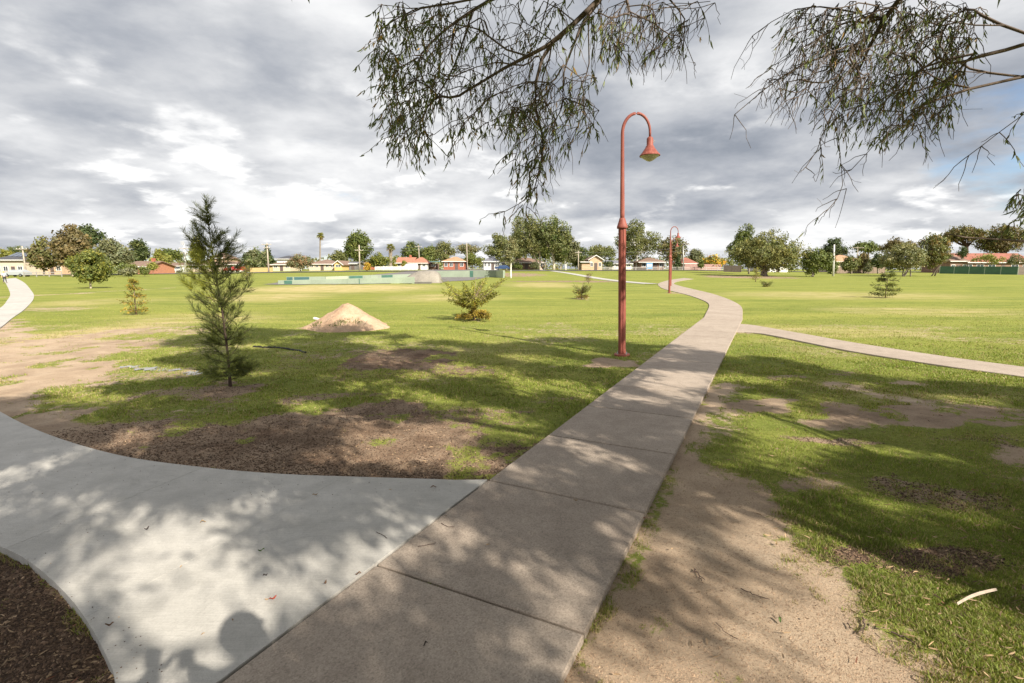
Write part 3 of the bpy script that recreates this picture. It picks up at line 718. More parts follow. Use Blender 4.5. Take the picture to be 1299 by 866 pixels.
T_('gum_tree', 'dark leafy gum standing behind and between the two tallest middle gums', 668, 712, 288, 338, 172, xb=692, col='green', n=5200, nl=28, size=.5, tw=.3, mixcol=((.6, .7, .5), .5))
T_('gum_tree', 'low gum with bushy skirt at the foot of the middle clump on its right', 700, 728, 308, 339, 158, xb=711, col='gum', n=2600, nl=18, size=.4, tw=.2, bark=PALEBARK)
T_('gum_tree', 'leaning gum with forked white trunk at the right end of the middle clump', 714, 736, 298, 328, 150, xb=717, col='grey', style='open', n=2400, nl=16, size=.42, bark=WHITEBARK, tw=.26, stems=2)
T_('leafy_tree', 'dark leafy tree behind the slim power pole right of the middle clump', 722, 752, 312, 340, 165, col='green', n=2600, nl=18, size=.45, mixcol=((.6, .7, .55), .5))
T_('gum_tree', 'broad low crowned gum behind the tan brick house with gables', 744, 782, 310, 332, 195, col='gum', n=2400, nl=18, size=.55, style='umbrella')
T_('gum_tree', 'large open crowned gum with white limbs rising behind the tall red lamp', 778, 838, 277, 331, 150, xb=808, col='gum', style='open', n=6500, nl=38, size=.40, bark=WHITEBARK, tw=.42)
T_('gum_tree', 'brownish gum crown spreading behind the second red lamp', 834, 873, 300, 332, 160, xb=852, col='brown', n=3000, nl=22, size=.45, mixcol=((.8, 1.1, .7), .5))
T_('cypress_tree', 'dark green cone shaped conifer just right of the second red lamp', 855, 867, 322, 341, 150, col='dark', style='cone', n=900, nl=10, size=.4)
T_('low_tree', 'low grey green tree between the street light and the autumn yellow tree', 870, 894, 316, 334, 175, col='grey', n=1500, nl=14, size=.5)
T_('autumn_tree', 'small tree with green and autumn yellow leaves in front of the pink brick wall', 888, 923, 323, 342, 150, xb=906, col='yel', n=2400, nl=18, size=.4, mixcol=((2.6, 1.5, .7), .45), bark=DARKBARK)
T_('gum_tree', 'tall dark gum standing behind the widest tree of the right lawn', 926, 969, 285, 340, 112, xb=950, col='green', n=4200, nl=24, size=.36, mixcol=((.6, .7, .5), .35))
T_('spreading_tree', 'widest low spreading grey green tree with many stems on the mulch bed', 932, 1027, 291, 347, 96, xb=972, col='gum', n=9500, nl=44, size=.30, tw=.3, stems=6, mixcol=((1.25, 1.15, 1.05), .4))
T_('leafy_tree', 'dark green bushy tree at the right end of the mulch bed', 1019, 1055, 313, 349, 95, xb=1033, col='green', n=3400, nl=22, size=.28, stems=3, tw=.14)
T_('leafy_tree', 'dark green tree crown behind the pale pole right of the mulch bed', 1044, 1074, 303, 330, 150, xb=1060, col='dark', n=2600, nl=18, size=.45)
T_('gum_tree', 'distant low gum crown above the orange roof on the right', 1085, 1117, 306, 322, 200, col='green', n=1500, nl=14, size=.6, style='umbrella')
T_('gum_tree', 'distant rounded dark crown directly behind the silver grey lawn tree', 1123, 1160, 302, 325, 180, col='brown', n=1600, nl=14, size=.55, style='umbrella')
T_('silver_tree', 'rounded silver grey tree with several stems alone on the right lawn', 1121, 1174, 308, 345, 97, xb=1147, col='silver', n=5200, nl=30, size=.28, stems=4, tw=.16)
T_('leafy_tree', 'upright grey green tree with reddish lower leaves left of the green metal fence', 1164, 1207, 297, 341, 100, xb=1186, col='gum', n=4600, nl=26, size=.30, stems=2, tw=.16, mixcol=((1.25, .85, .8), .3), bark=DARKBARK)
T_('umbrella_gum', 'umbrella shaped gum with bare dark limbs behind the brown roofs on the right', 1197, 1252, 287, 308, 150, xb=1226, col='brown', style='umbrella', n=3400, nl=26, size=.45, bark=DARKBARK, tw=.4, mixcol=((.9, 1.15, .7), .5))
T_('gum_tree', 'dense dark gum at the right edge behind the low drooping branch', 1243, 1303, 285, 322, 150, xb=1275, col='brown', n=4200, nl=24, size=.5, bark=DARKBARK, tw=.4, mixcol=((.75, 1.05, .6), .5))
for k, (a, b, c, d, Yt, lb) in enumerate([(-4, 14, 316, 326, 190, 'low olive tree crown behind the solar panelled roof at the left edge'), (8, 36, 312, 323, 195, 'flat spreading dark crown behind the solar panelled roof'),
        (1070, 1090, 325, 344, 120, 'rounded shrubby tree left of the orange roofed house gate'), (1088, 1104, 322, 343, 125, 'reddish brown shrubby tree before the orange roofed house'),
        (1104, 1124, 323, 342, 122, 'dark bushy tree touching the left side of the silver grey lawn tree'), (1049, 1063, 327, 346, 118, 'narrow green shrubby tree at the foot of the pale pole')]):
    T_('low_tree', lb, a, b, c, d, Yt, col=['yel', 'green', 'gum', 'brown', 'dark', 'green'][k], n=1300, nl=12, size=.4, style='round')
# shrubs in front gardens
SHR = [(140, 172, 333, 345, 104, 'green', 'dark clipped shrub row before the orange brick gable'), (150, 174, 340, 348, 98, 'grey', 'low spreading grey green shrub on the lawn edge left of the small round one'), (178, 188, 339, 347, 98, 'green', 'small round dark shrub on the lawn edge'),
       (188, 200, 332, 342, 120, 'yel', 'yellow green shrub before the orange brick house'), (1236, 1273, 321, 335, 128, 'yel', 'broad pale green shrub behind the green metal fence'), (1277, 1301, 323, 334, 128, 'grey', 'grey shrub behind the fence at the right edge'),
       (1215, 1228, 312, 324, 130, 'dark', 'dark pointed shrub before the brown roofs on the right'), (1098, 1106, 334, 344, 110, 'grey', 'small grey shrub left of the silver lawn tree'), (509, 516, 331, 338, 155, 'yel', 'small yellow green shrub against the red brick wall'),
       (462, 470, 333, 344, 130, 'gold', 'orange tinted bush beside the picket fence'), (650, 662, 333, 341, 150, 'green', 'green shrub at the foot of the middle gum clump'), (672, 684, 332, 341, 150, 'grey', 'grey shrub between the trunks of the middle gum clump'),
       (624, 632, 334, 341, 158, 'green', 'small shrub before the white walled house'), (770, 778, 326, 340, 150, 'dark', 'dark upright clipped shrub right of the tan brick house'), (885, 893, 330, 342, 140, 'green', 'green shrub left of the autumn tree')]
for a, b, c, d, Yt, cl, lb in SHR:
    T_('shrub', lb, a, b, c, d, Yt, col=cl, n=700, nl=9, size=.3, tw=.05, cat='shrub')

# palms
def palm(label, xb, xtop, ytop, ybase, Y, halfw, tw):
    b = at(xb, 345, Y); b[2] = H(b[0], Y); t = at(xtop, ytop, Y)-b; root = thing('palm_tree', label, 'palm tree', b)
    s = (t[2])/(ybase-ytop); m = MB(); top = np.array([t[0], 0, t[2]-halfw*.8])
    P = np.linspace([0, 0, -.1], top, 14); rr = tw*(1+.25*np.cos(np.arange(14)*2.1)*.3); rr[0] *= 1.4; m.tube(P, rr, 8)
    m.build('trunk', BARK, root, True); f = MB(); r = np.random.default_rng(int(xb))
    for i in range(46):
        az = r.uniform(0, 2*PI); el = r.uniform(-1.2, 1.25); Lf = halfw*r.uniform(.75, 1.1)
        d = np.array([math.cos(az)*math.cos(el), math.sin(az)*math.cos(el), math.sin(el)]); tt = np.linspace(0, 1, 8)[:, None]
        Q = top+d*Lf*tt+np.array([0, 0, -1])*Lf*.35*tt**2
        dead = el < -.5; c = np.array([1.1, .75, .45]) if dead else np.array([1, 1, 1])*r.uniform(.7, 1.3)
        for q in range(2, 8):
            nb = 7; bd = unit(d+rnd_dirs(nb, r)*.8); leaf_mesh(f, np.repeat(Q[q:q+1], nb, 0), bd, Lf*.4, Lf*.07, np.tile(c, (nb, 1)), False, r)
    f.build('fronds', LM['yel'], root)
palm('tall slim palm tree rising behind the long brown roof', 406, 406, 294.5, 343, 195, 1.25, .28)
palm('shorter thick trunked palm tree by the white picket fence', 495, 495.5, 309, 341, 160, 1.15, .55)

# distant tree line closing the view between the houses
wm = MB(); r = np.random.default_rng(3)
for a in np.arange(-1.25, 1.3, .012):
    Yd = r.uniform(235, 300); x = a*Yd; hh = 3.2+3.6*fbm(np.array([a*9.]), np.array([2.]), 3)[0]+r.uniform(0, 1.5); n = 90
    P = np.stack([x+r.normal(size=n)*3.2, Yd+r.normal(size=n)*3, H(x, Yd)+np.abs(r.random(n))**.7*hh], 1)
    card_mesh(wm, P, r.uniform(.8, 1.5, n), np.tile(r.uniform(.7, 1.25)*np.array([1, 1, 1.05]), (n, 1)), r=r)
tag(wm.build('distant_treeline', LM['gum']), 'low continuous line of distant suburban trees along the horizon', 'trees', kind='stuff')
# and the ground storey of that belt, so no bare horizon shows
# ------------------------------------------------------------------ young trees on the lawn
TWIG = mat('twig_bark', (.085, .055, .042), .85, .3, 20)
YBARK = mat('young_bark', (.20, .14, .10), .85, .3, 20)
def sapling(name, label, xb, yb, ytop, halfpx, style, col, n, lsize, warm=(1, 1, 1), cat='young tree', seed=1, group=None):
    g = G(xb, yb); Y = g[1]; s = Y/F*1.01; hgt = (at(xb, ytop, Y)[2]-g[2]); hw = halfpx*s; r = np.random.default_rng(seed)
    root = thing(name, label, cat, (g[0], g[1], float(gz(g[0], g[1]))), 0, group); tm = MB(); cm = MB()
    tm.tube([[0, 0, -.05], [0, 0, hgt*.4], [hw*.05, 0, hgt*.9]], [hgt*.022+.006, hgt*.014+.004, .004], 6)
    nb = 46 if style != 'tier' else 40
    for i in range(nb):
        az = r.uniform(0, 2*PI); f = (i+.5)/nb
        if style == 'fan':     # shrubby head on a short stem, arms reaching up and out, skirt of browner leaves
            z0 = hgt*(.08+.5*f*r.uniform(.6, 1)); up = r.uniform(.15, 1.0)*(1 if f > .35 else -.05); Lb = hw*r.uniform(.55, 1.15)*(.62 if f < .35 else 1.0)
            e = np.array([math.cos(az)*Lb, math.sin(az)*Lb, z0+up*min(Lb, hgt-z0)*.95]); e[2] = min(e[2], hgt*r.uniform(.9, 1.02)); e[2] = max(e[2], .06)
        elif style == 'tier':
            tier = [.12, .3, .5, .72, .9][i % 5]; wd = [1.0, .95, .75, .6, .3][i % 5]; z0 = hgt*tier; Lb = hw*wd*r.uniform(.6, 1.1)
            e = np.array([math.cos(az)*Lb, math.sin(az)*Lb, z0+hgt*.08*r.uniform(0, 1)])
        else:                  # thin open
            z0 = hgt*(.1+.75*f); Lb = hw*r.uniform(.5, 1.1)*(1-.5*f); e = np.array([math.cos(az)*Lb, math.sin(az)*Lb, z0+Lb*r.uniform(0, .9)])
        a = np.array([0, 0, z0]); P = limb(tm, a, e, .012*hgt**.5, .003, .08, 5)
        k = n//nb; t = r.uniform(.25, 1.03, k); pts = a+(e-a)*t[:, None]+r.normal(size=(k, 3))*lsize*.45
        pts[:, 2] = np.maximum(pts[:, 2], .02)
        d = unit(unit(e-a)*.9+rnd_dirs(k, r)*.9); c = np.tile(np.array([1, 1, 1])*r.uniform(.65, 1.35), (k, 1))*r.uniform(.8, 1.2, (k, 1))
        bright = r.random(k) < .3; c[bright] *= np.array(warm)
        if style == 'fan' and f < .42: c *= np.array([1.15, .85, .75])
        leaf_mesh(cm, pts, d, lsize*r.uniform(.7, 1.3, k), lsize*.28, c, False, r)
    tm.build('trunk', YBARK, root, True); cm.build('crown', LM[col], root); return root
sapling('young_tree', 'bushy young tree with yellow green upswept branches right of the dirt mound', 602, 406, 350, 36, 'fan', 'yel', 7500, .085, (1.5, 1.4, 1.0), seed=2)
sapling('young_tree', 'small bushy young tree below the far pale path, left of the tall red lamp', 738, 378.5, 354, 12, 'fan', 'green', 1300, .10, (1.8, 1.2, 1.0), seed=3)
sapling('young_tree', 'tiny thin brownish young tree beside the far pale path', 746.5, 359.5, 345, 7, 'thin', 'brown', 350, .12, (1.8, 1.2, 1.0), seed=4)
sapling('young_tree', 'tiered yellow green young tree left of the tall casuarina', 173, 399, 354, 15, 'tier', 'yel', 1700, .09, (2.0, 1.3, 1.0), seed=5)
sapling('young_tree', 'broad tiered young conifer low on the right lawn', 1123, 377.5, 347, 19, 'tier', 'green', 2600, .11, (1.7, 1.4, 1.0), seed=6)
sapling('young_tree', 'squat spreading young bush on the right lawn left of the tiered conifer', 972.5, 363.5, 356, 8, 'fan', 'green', 600, .12, (1.4, 1.3, 1), seed=7)
sapling('young_tree', 'slender yellow green young tree in front of the mulch bed', 958.5, 357.5, 338, 8, 'thin', 'yel', 900, .13, (1.8, 1.5, .8), seed=8)
sapling('young_tree', 'leafy green young tree standing before the middle gum trunks', 706, 346, 334, 5.5, 'fan', 'yel', 600, .2, (1.4, 1.3, 1), seed=9)
sapling('young_tree', 'upright tiered young tree between the middle clump and the tall red lamp', 773.5, 348.5, 333, 6, 'tier', 'green', 700, .2, (1.5, 1.4, 1), seed=10)
sapling('young_tree', 'loose greenish young tree close behind the casuarina on its right', 314, 356.5, 336, 11, 'thin', 'green', 1300, .14, (2.0, 1.3, .8), seed=11)
sapling('young_tree', 'small dark young tree behind the long green concrete wall', 424.5, 348, 340, 4, 'fan', 'dark', 400, .2, seed=12)
sapling('young_tree', 'spiky young tree behind the grey concrete hump on its left', 529, 345.5, 337, 6, 'fan', 'brown', 400, .25, seed=13)
sapling('young_tree', 'dark tiered young tree behind the grey concrete hump on its right', 544, 344.8, 331.5, 6.5, 'tier', 'dark', 600, .25, seed=14)
sapling('young_tree', 'small leafy plant just right of the end block of the green wall', 641, 349.5, 341, 4, 'fan', 'yel', 350, .16, seed=15)
sapling('young_tree', 'small dark young tree left of the silver grey lawn tree', 1131, 351, 343, 5, 'tier', 'dark', 400, .2, seed=16)
sapling('young_tree', 'tiny young shrub between the two round lawn trees on the right', 1173, 347.5, 342, 4, 'thin', 'green', 260, .22, seed=17)

# the tall young casuarina near the camera
g = G(292, 488); Yc = g[1]
cas = thing('casuarina_sapling', 'tall young casuarina with drooping dark needles leaning left in the near lawn', 'young tree', (g[0], g[1], float(gz(g[0], g[1]))))
tp = np.array([at(x, y, Yc) for x, y in [(292, 489), (290, 465), (286, 430), (281, 395), (275, 360), (270, 325), (266, 295), (263, 270), (261, 250)]])-np.array([g[0], g[1], g[2]])
tp = np.array([np.interp(np.linspace(0, 8, 41), np.arange(9), tp[:, k]) for k in range(3)]).T
tp[:, 1] += np.sin(np.linspace(0, 4, 41))*.02
tm = MB(); tm.tube(tp, np.interp(np.linspace(0, 1, 41), [0, .1, .5, 1], [.026, .018, .011, .002]), 8)
nm = MB(); r = np.random.default_rng(11); hgt = tp[-1][2]
def needles(P, d, n, Ln, tint):
    k = len(P); idx = r.integers(0, k, n); b = P[idx]; dd = unit(unit(d)[idx]*1.1+rnd_dirs(n, r)*.75+np.array([0, 0, .05])); c = np.tile(tint, (n, 1))*r.uniform(.5, 1.5, (n, 1))
    yl = r.random(n) < .22; c[yl] *= np.array([1.6, 1.45, .9])
    leaf_mesh(nm, b, dd, Ln*r.uniform(.6, 1.35, n), .0042, c, False, r)
prof = lambda h: np.interp(h, [0, .06, .10, .2, .3, .45, .62, .72, .8, .9, 1], [.0, .24, .30, .28, .38, .44, .35, .18, .10, .05, .03])
for i in range(150):
    h = (.07+.9*r.random()**1.25)
    if h > .72 and r.random() < .5: continue
    j = int(h*40); a = tp[j]; side = r.choice([-1, 1]); az = r.uniform(0, 2*PI); Lb = prof(h)*r.uniform(.5, 1.12)
    hd = np.array([math.cos(az), math.sin(az)*.8, 0]); rise = r.uniform(.3, 1.15) if h > .18 else r.uniform(-.1, .35)
    tt = np.linspace(0, 1, 7)[:, None]; P = a+hd*Lb*tt+np.array([0, 0, 1])*Lb*rise*tt**1.3
    tm.tube(P, np.linspace(.006, .0015, 7), 4)
    d = np.gradient(P, axis=0); tnt = np.array([1, 1, 1.])*r.uniform(.6, 1.3)*(np.array([1.6, 1.45, .8]) if .4 < h < .68 and hd[0] < .2 else 1)
    for s in range(4):  # side shoots
        q = int(r.integers(2, 7)); sd_ = unit(unit(d[q])+rnd_dirs(1, r)[0]*.75+np.array([0, 0, .2])); Ls = .13*r.uniform(.6, 1.5); S = P[q]+sd_*Ls*tt; tm.tube(S, .0012, 3, cap=False)
        needles(S, np.repeat(sd_[None], 7, 0), int(44*min(1, Lb*3+.25)), .10*min(1, .55+Lb), tnt)
    needles(P[1:], d[1:], int(58*min(1, Lb*3+.3)), .10*min(1, .55+Lb), tnt)
for h in np.linspace(.8, 1, 12):
    j = min(40, int(h*40)); needles(tp[max(j-2, 0):j+1], np.array([[0, 0, 1.]]*3)[:j+1-max(j-2, 0)], 50, .075, np.array([.8, .8, .8]))
tm.build('trunk', TWIG, cas, True); nm.build('crown', leafmat('casuarina_needle', (.13, .155, .045), .15, .2), cas)
# ------------------------------------------------------------------ overhanging gum trees: shade pattern and visible boughs
SHADE = [(-60, 520), (30, 506), (70, 492), (130, 482), (160, 474), (135, 462), (200, 452), (250, 447), (205, 436), (250, 420), (320, 414), (400, 419), (460, 417), (505, 424), (560, 432),
    (640, 436), (690, 428), (760, 428), (840, 434), (880, 446), (930, 446), (1000, 458), (1100, 478), (1299, 492), (1420, 520), (1420, 800), (1299, 745), (1180, 700), (1120, 700), (1060, 672),
    (1000, 655), (960, 680), (900, 715), (830, 770), (770, 900), (700, 1200), (-700, 1200), (-400, 620)]
LIT = [(220, 690, 110, 34, -25), (150, 790, 60, 70, 0), (300, 655, 60, 20, -20), (250, 850, 110, 90, 0), (330, 765, 50, 30, 0), (540, 665, 80, 26, -10), (495, 745, 55, 22, -25), (590, 605, 30, 14, -20), (455, 637, 45, 15, -10), (60, 590, 80, 12, -22),
    (20, 640, 60, 10, -25), (140, 640, 55, 10, -25), (300, 642, 20, 10, 0), (170, 560, 60, 7, 15), (260, 540, 60, 7, 5), (385, 572, 34, 9, 0), (400, 523, 44, 5, 0), (450, 540, 26, 6, 0), (620, 590, 30, 10, 0), (660, 620, 40, 14, -30),
    (700, 600, 30, 14, -40), (760, 500, 40, 5, 0), (640, 470, 40, 6, 0), (690, 455, 60, 5, 5), (560, 470, 50, 4, 0), (720, 560, 26, 6, -20), (640, 520, 30, 5, 10), (840, 500, 26, 4, 0), (860, 475, 30, 3, 0), (560, 800, 22, 14, 0), (600, 850, 30, 20, 0),
    (700, 720, 24, 14, 0), (510, 700, 40, 12, -20), (480, 850, 20, 30, 0), (1130, 640, 90, 10, 22), (1000, 570, 60, 8, 15), (1150, 570, 90, 9, 10), (1230, 640, 90, 10, 22), (940, 600, 40, 12, 20), (1060, 530, 60, 6, 8), (1240, 510, 60, 6, 8), (980, 480, 40, 4, 5),
    (300, 470, 60, 4, 0), (110, 500, 50, 4, 0), (540, 500, 40, 5, 0), (60, 760, 30, 40, 30), (120, 830, 20, 30, 0), (205, 463, 70, 5, 5), (60, 473, 60, 8, 0), (330, 620, 26, 8, 0), (520, 627, 26, 6, 0)]
litg = []
def in_lit(px, py):
    r_ = np.zeros(px.shape, bool)
    for cx, cy, a, b, rot in LIT:
        t = math.radians(rot); dx = px-cx; dy = py-cy; u = dx*math.cos(t)+dy*math.sin(t); v = -dx*math.sin(t)+dy*math.cos(t)
        r_ |= (u/(a*1.02+3))**2+(v/(b*1.05+3))**2 < 1
    return r_
rs = np.random.default_rng(21)
TE = math.tan(ELEV)
n0 = 6400; gx = rs.uniform(-10.5, 7.5, n0); gy = rs.uniform(1.2, 16.5, n0)
px, py, dep = project(np.stack([gx, gy, 0*gx], 1))
ok = inpoly(px, py, SHADE) & ~in_lit(px, py); nz_ = fbm(gx*1.1, gy*1.1, 71, 3); ok &= nz_ > np.where(px > 860, .30, .42)
gap = fbm(gx*2.9+3, gy*2.0, 83, 3); ok &= gap > np.where((px > 420) & (px < 1080) & (py > 470), .49, np.where(px > 1000, .33, np.where(px < 420, .37, .42)))
gx, gy = gx[ok], gy[ok]; px, py = px[ok], py[ok]
TR = np.array([[5.5, -1.6], [-4.6, -4.8], [9.6, 1.2]])
clumps = []
for x, y, pyy in zip(gx, gy, py):
    if y > 16: continue
    for tr in range(8):
        h = rs.uniform(3.4, 7.2); cx = x-SH[0]*h/TE; cy = y-SH[1]*h/TE
        qx, qy, dd = project(np.array([cx, cy, h]))
        if dd < .4 or qy < -75 or qx < -110 or qx > 1420: clumps.append((cx, cy, h)); break
clumps = np.array(clumps); print('shade clumps', len(clumps))
# thin out clumps that fall on the same patch: keep at most a density
Tid = np.argmin(((clumps[:, None, :2]-TR[None])**2).sum(-1)+np.array([0, 2, 3])[None]*2, 1)
def grow(seed_pts, seed_par, targets, bf=.35):
    """attach targets to a growing skeleton, short wood first"""
    nodes = [np.array(p, float) for p in seed_pts]; par = list(seed_par); plen = [0.0]*len(nodes)
    for i in range(1, len(nodes)):
        plen[i] = plen[par[i]]+np.linalg.norm(nodes[i]-nodes[par[i]])
    NP = np.array(nodes); PL = np.array(plen); Tt = np.asarray(targets, float)
    D = np.linalg.norm(Tt[:, None]-NP[None], axis=2)+bf*PL[None]
    best = D.argmin(1); bc = D.min(1); alive = np.ones(len(Tt), bool)
    while alive.any():
        k = int(np.argmin(np.where(alive, bc, 1e9))); p = int(best[k]); a = nodes[p]; b = Tt[k]; Ld = np.linalg.norm(b-a)
        m = max(1, int(Ld/.35)); off = rs.normal(size=3)*Ld*.07; last = p; newi = []
        for q in range(1, m+1):
            t = q/m; pos = a+(b-a)*t+math.sin(PI*t)*off+np.array([0, 0, -.0])*0
            nodes.append(pos); par.append(last); PLv = PL[last]+np.linalg.norm(pos-nodes[last]); PL = np.append(PL, PLv); last = len(nodes)-1; newi.append(last)
        alive[k] = False
        nn_ = np.array([nodes[i] for i in newi]); dd = np.linalg.norm(Tt[:, None]-nn_[None], axis=2)+bf*PL[newi][None]
        j = dd.argmin(1); dm = dd.min(1); up = dm < bc; best = np.where(up, np.array(newi)[j], best); bc = np.where(up, dm, bc)
    return np.array(nodes), np.array(par)
def wood(mb, nodes, par, rtip, expo=2.3, rmax=.3, ns=6):
    n = len(nodes); kids = [[] for _ in range(n)]
    for i, p in enumerate(par):
        if p >= 0 and p != i: kids[p].append(i)
    w_ = np.zeros(n)
    order = []; st = [0]
    while st:
        k = st.pop(); order.append(k); st.extend(kids[k])
    for k in reversed(order): w_[k] = rtip**expo if not kids[k] else sum(w_[c] for c in kids[k])
    rad = np.minimum(w_**(1/expo), rmax)
    # chains
    st = [(0, None)]; 
    starts = [(0, c) for c in kids[0]]
    while starts:
        a, c = starts.pop(); ch = [a, c]
        while kids[ch[-1]]:
            ks = sorted(kids[ch[-1]], key=lambda q: -rad[q]); ch.append(ks[0])
            for o in ks[1:]: starts.append((ch[-2], o))
        P = nodes[ch]; rr = rad[ch].copy(); rr[0] = rr[1]
        if len(P) > 2:
            Ps = P.copy(); Ps[1:-1] = P[1:-1]*.5+(P[:-2]+P[2:])*.25; P = Ps
        mb.tube(P, rr, ns if rr[1] > .02 else 4, cap=False)
    return rad, kids
GUMLEAF = leafmat('gum_leaf', (.145, .175, .062), .25, .2, .45)
GUMBARK = mat('gum_bark', (.12, .088, .068), .85, .35, 6, bump=.3, bsc=25)
LAB = ['big overhanging gum tree with leafy drooping boughs above the lawn and footpath', 'gum tree standing behind the viewer on the left and shading the pale path', 'gum tree standing out of view to the right and shading the right lawn']
def shade_leaves(mb, C_, per, spread):
    k = len(C_); idx = np.repeat(np.arange(k), per); off = rs.normal(size=(k*per, 3))*np.array([1, 1, .8])*spread; sz = rs.uniform(.7, 1.3, k)[idx][:, None]
    P = C_[idx]+off*sz; d = unit(rnd_dirs(len(P), rs)*.8+np.array([0, 0, -.9])); c = np.tile([1., 1, 1], (len(P), 1))*rs.uniform(.6, 1.4, (len(P), 1))
    leaf_mesh(mb, P, d, rs.uniform(.12, .20, len(P)), .042, c, False, rs)
def pxpath(pts, dep): return [at(x, y, d) for (x, y), d in zip(pts, dep)]
def densify(P, step=.25):
    P = np.asarray(P, float); out = [P[0]]
    for a, b in zip(P[:-1], P[1:]):
        m = max(1, int(np.linalg.norm(b-a)/step))
        for q in range(1, m+1): out.append(a+(b-a)*q/m)
    return np.array(out)
for ti in range(3):
    C_ = clumps[Tid == ti]; tx, ty = TR[ti]
    root = thing('overhanging_gum' if ti == 0 else 'shade_gum', LAB[ti], 'tree', (tx, ty, 0)); base = np.array([tx, ty, 0])
    tr = densify([base+[0, 0, -.2], base+[.05, .1, 1.6], base+[-.05, .25, 3.2], base+[.1, .1, 5.0], base+[0, 0, 6.8]], .35)
    par = [-1]+list(range(len(tr)-1))
    nodes, par = grow(tr, par, C_, .28)
    wm_ = MB(); rad, kids = wood(wm_, nodes-base, par, .006, 2.2, .24)
    lm_ = MB(); shade_leaves(lm_, C_-base, 120, .14)
    if ti > 0:
        wm_.build('trunk', GUMBARK, root, True); lm_.build('crown', GUMLEAF, root); continue
    # ---- the boughs that hang into the photograph
    def bough(paths, targets, seedtip, rt, rmx, hang):
        """paths: list of 3-D polylines, the first starting at the trunk; others start near an existing node"""
        nd = list(densify(paths[0], .2)); pr = [-1]+list(range(len(nd)-1))
        for P in paths[1:]:
            P = densify(P, .15); k = int(np.argmin(np.linalg.norm(np.array(nd)-P[0], axis=1))); last = k
            for p in P: nd.append(p); pr.append(last); last = len(nd)-1
        nn_, pp = grow(nd, pr, targets, .22); m_ = MB()
        rad_, kd = wood(m_, nn_-base, pp, rt, 2.35, rmx, 7)
        return nn_, pp, m_, kd
    def inpix(poly, n, dlo, dhi):
        P = []; xs_ = [p[0] for p in poly]; ys_ = [p[1] for p in poly]
        while len(P) < n:
            x = rs.uniform(min(xs_), max(xs_)); y = rs.uniform(min(ys_), max(ys_))
            if inpoly(np.array([x]), np.array([y]), poly)[0]: P.append(at(x, y, rs.uniform(dlo, dhi)))
        return P
    wv = wm_; lv = lm_; hv = MB()
    def sprays(tips, n_tw, Lt, leafn, leafL, dens_fn, out):
        """fine drooping twigs from each node, carrying leaves"""
        for p in tips:
            qx, qy, dd = project(p); dn = dens_fn(qx, qy)
            for _ in range(n_tw):
                L_ = Lt*rs.uniform(.5, 1.4); d = unit(rnd_dirs(1, rs)[0]*.7+out+np.array([0, 0, -.65])); t = np.linspace(0, 1, 6)[:, None]
                P = p+d*L_*t+np.array([0, 0, -1])*L_*.35*t**2+rs.normal(size=(6, 3))*.012*t
                wv.tube(P-base, np.linspace(.0042, .002, 6), 3, cap=False)
                if rs.random() > dn:
                    if rs.random() < .35: # bare forked twig
                        q = P[3]; e = q+unit(rnd_dirs(1, rs)[0]+d)*L_*.5; wv.tube(np.array([q, (q+e)/2+rs.normal(size=3)*.01, e])-base, .0014, 3, cap=False)
                        hv_n = rs.integers(0, 3)
                        for _k in range(hv_n): hv.lathe([(0, -.004), (.0045, -.001), (.0045, .003), (0, .005)], 5, tuple(P[rs.integers(2, 6)]-base+rs.normal(size=3)*.006))
                    continue
                k = int(leafn*rs.uniform(.6, 1.4)); tt = rs.uniform(.15, 1.0, k); b = p+d*L_*tt[:, None]+np.array([0, 0, -1])*L_*.35*tt[:, None]**2-base
                dl = unit(rnd_dirs(k, rs)*.55+d*.45+np.array([0, 0, -.75])); c = np.tile([1., 1, 1], (k, 1))*rs.uniform(.55, 1.45, (k, 1)); br_ = rs.random(k) < .10; c[br_] *= np.array([2.2, 1.1, .7])
                leaf_mesh(lv, b, dl, leafL*rs.uniform(.6, 1.25, k), leafL*.17, c, True, rs)
    D1 = 5.3
    start = base+np.array([-.05, .25, 4.2])
    mainp = [start, (4.6, .4, 5.6), (3.2, 2.6, 6.4), (1.9, 4.4, 5.9)]+pxpath([(790, -35), (762, 0), (730, 28), (702, 53), (684, 71), (679, 106), (675, 142), (690, 166), (691, 184), (684, 212), (681, 237), (668, 262)], [5.2]*12)
    b2 = pxpath([(700, 55), (670, 71), (655, 78), (642, 85), (620, 98)], [5.2, 5.3, 5.4, 5.5, 5.6])
    b3 = pxpath([(762, 0), (734, 35), (731, 55), (715, 82), (702, 106)], [5.2, 5.2, 5.1, 5.0, 4.9])
    b4 = pxpath([(790, -35), (720, -22), (640, -10), (600, 12), (560, 40), (530, 72), (505, 90)], [5.2, 5.4, 5.6, 5.7, 5.7, 5.7, 5.7])
    b5 = pxpath([(640, -10), (575, 4), (530, 10), (500, 24)], [5.6, 5.7, 5.8, 5.8])
    b6 = pxpath([(790, -35), (830, -20), (862, 10), (868, 50), (880, 80)], [5.2, 5.1, 5.0, 5.0, 5.0])
    b7 = pxpath([(600, 12), (585, 60), (570, 100), (540, 140), (515, 165)], [5.7, 5.6, 5.6, 5.6, 5.6])
    b8 = pxpath([(681, 237), (660, 262), (640, 268), (628, 272)], [5.2, 5.2, 5.2, 5.2])
    b9 = pxpath([(675, 142), (700, 130), (725, 120), (745, 125), (760, 140)], [5.2, 5.1, 5.0, 5.0, 5.0])
    tg = inpix([(480, 0), (560, 0), (545, 60), (560, 110), (560, 170), (545, 190), (505, 185), (485, 130), (472, 60)], 190, 5.1, 6.2)
    tg += inpix([(540, 0), (720, 0), (700, 60), (700, 130), (640, 165), (570, 160), (545, 100)], 230, 4.8, 6.0)
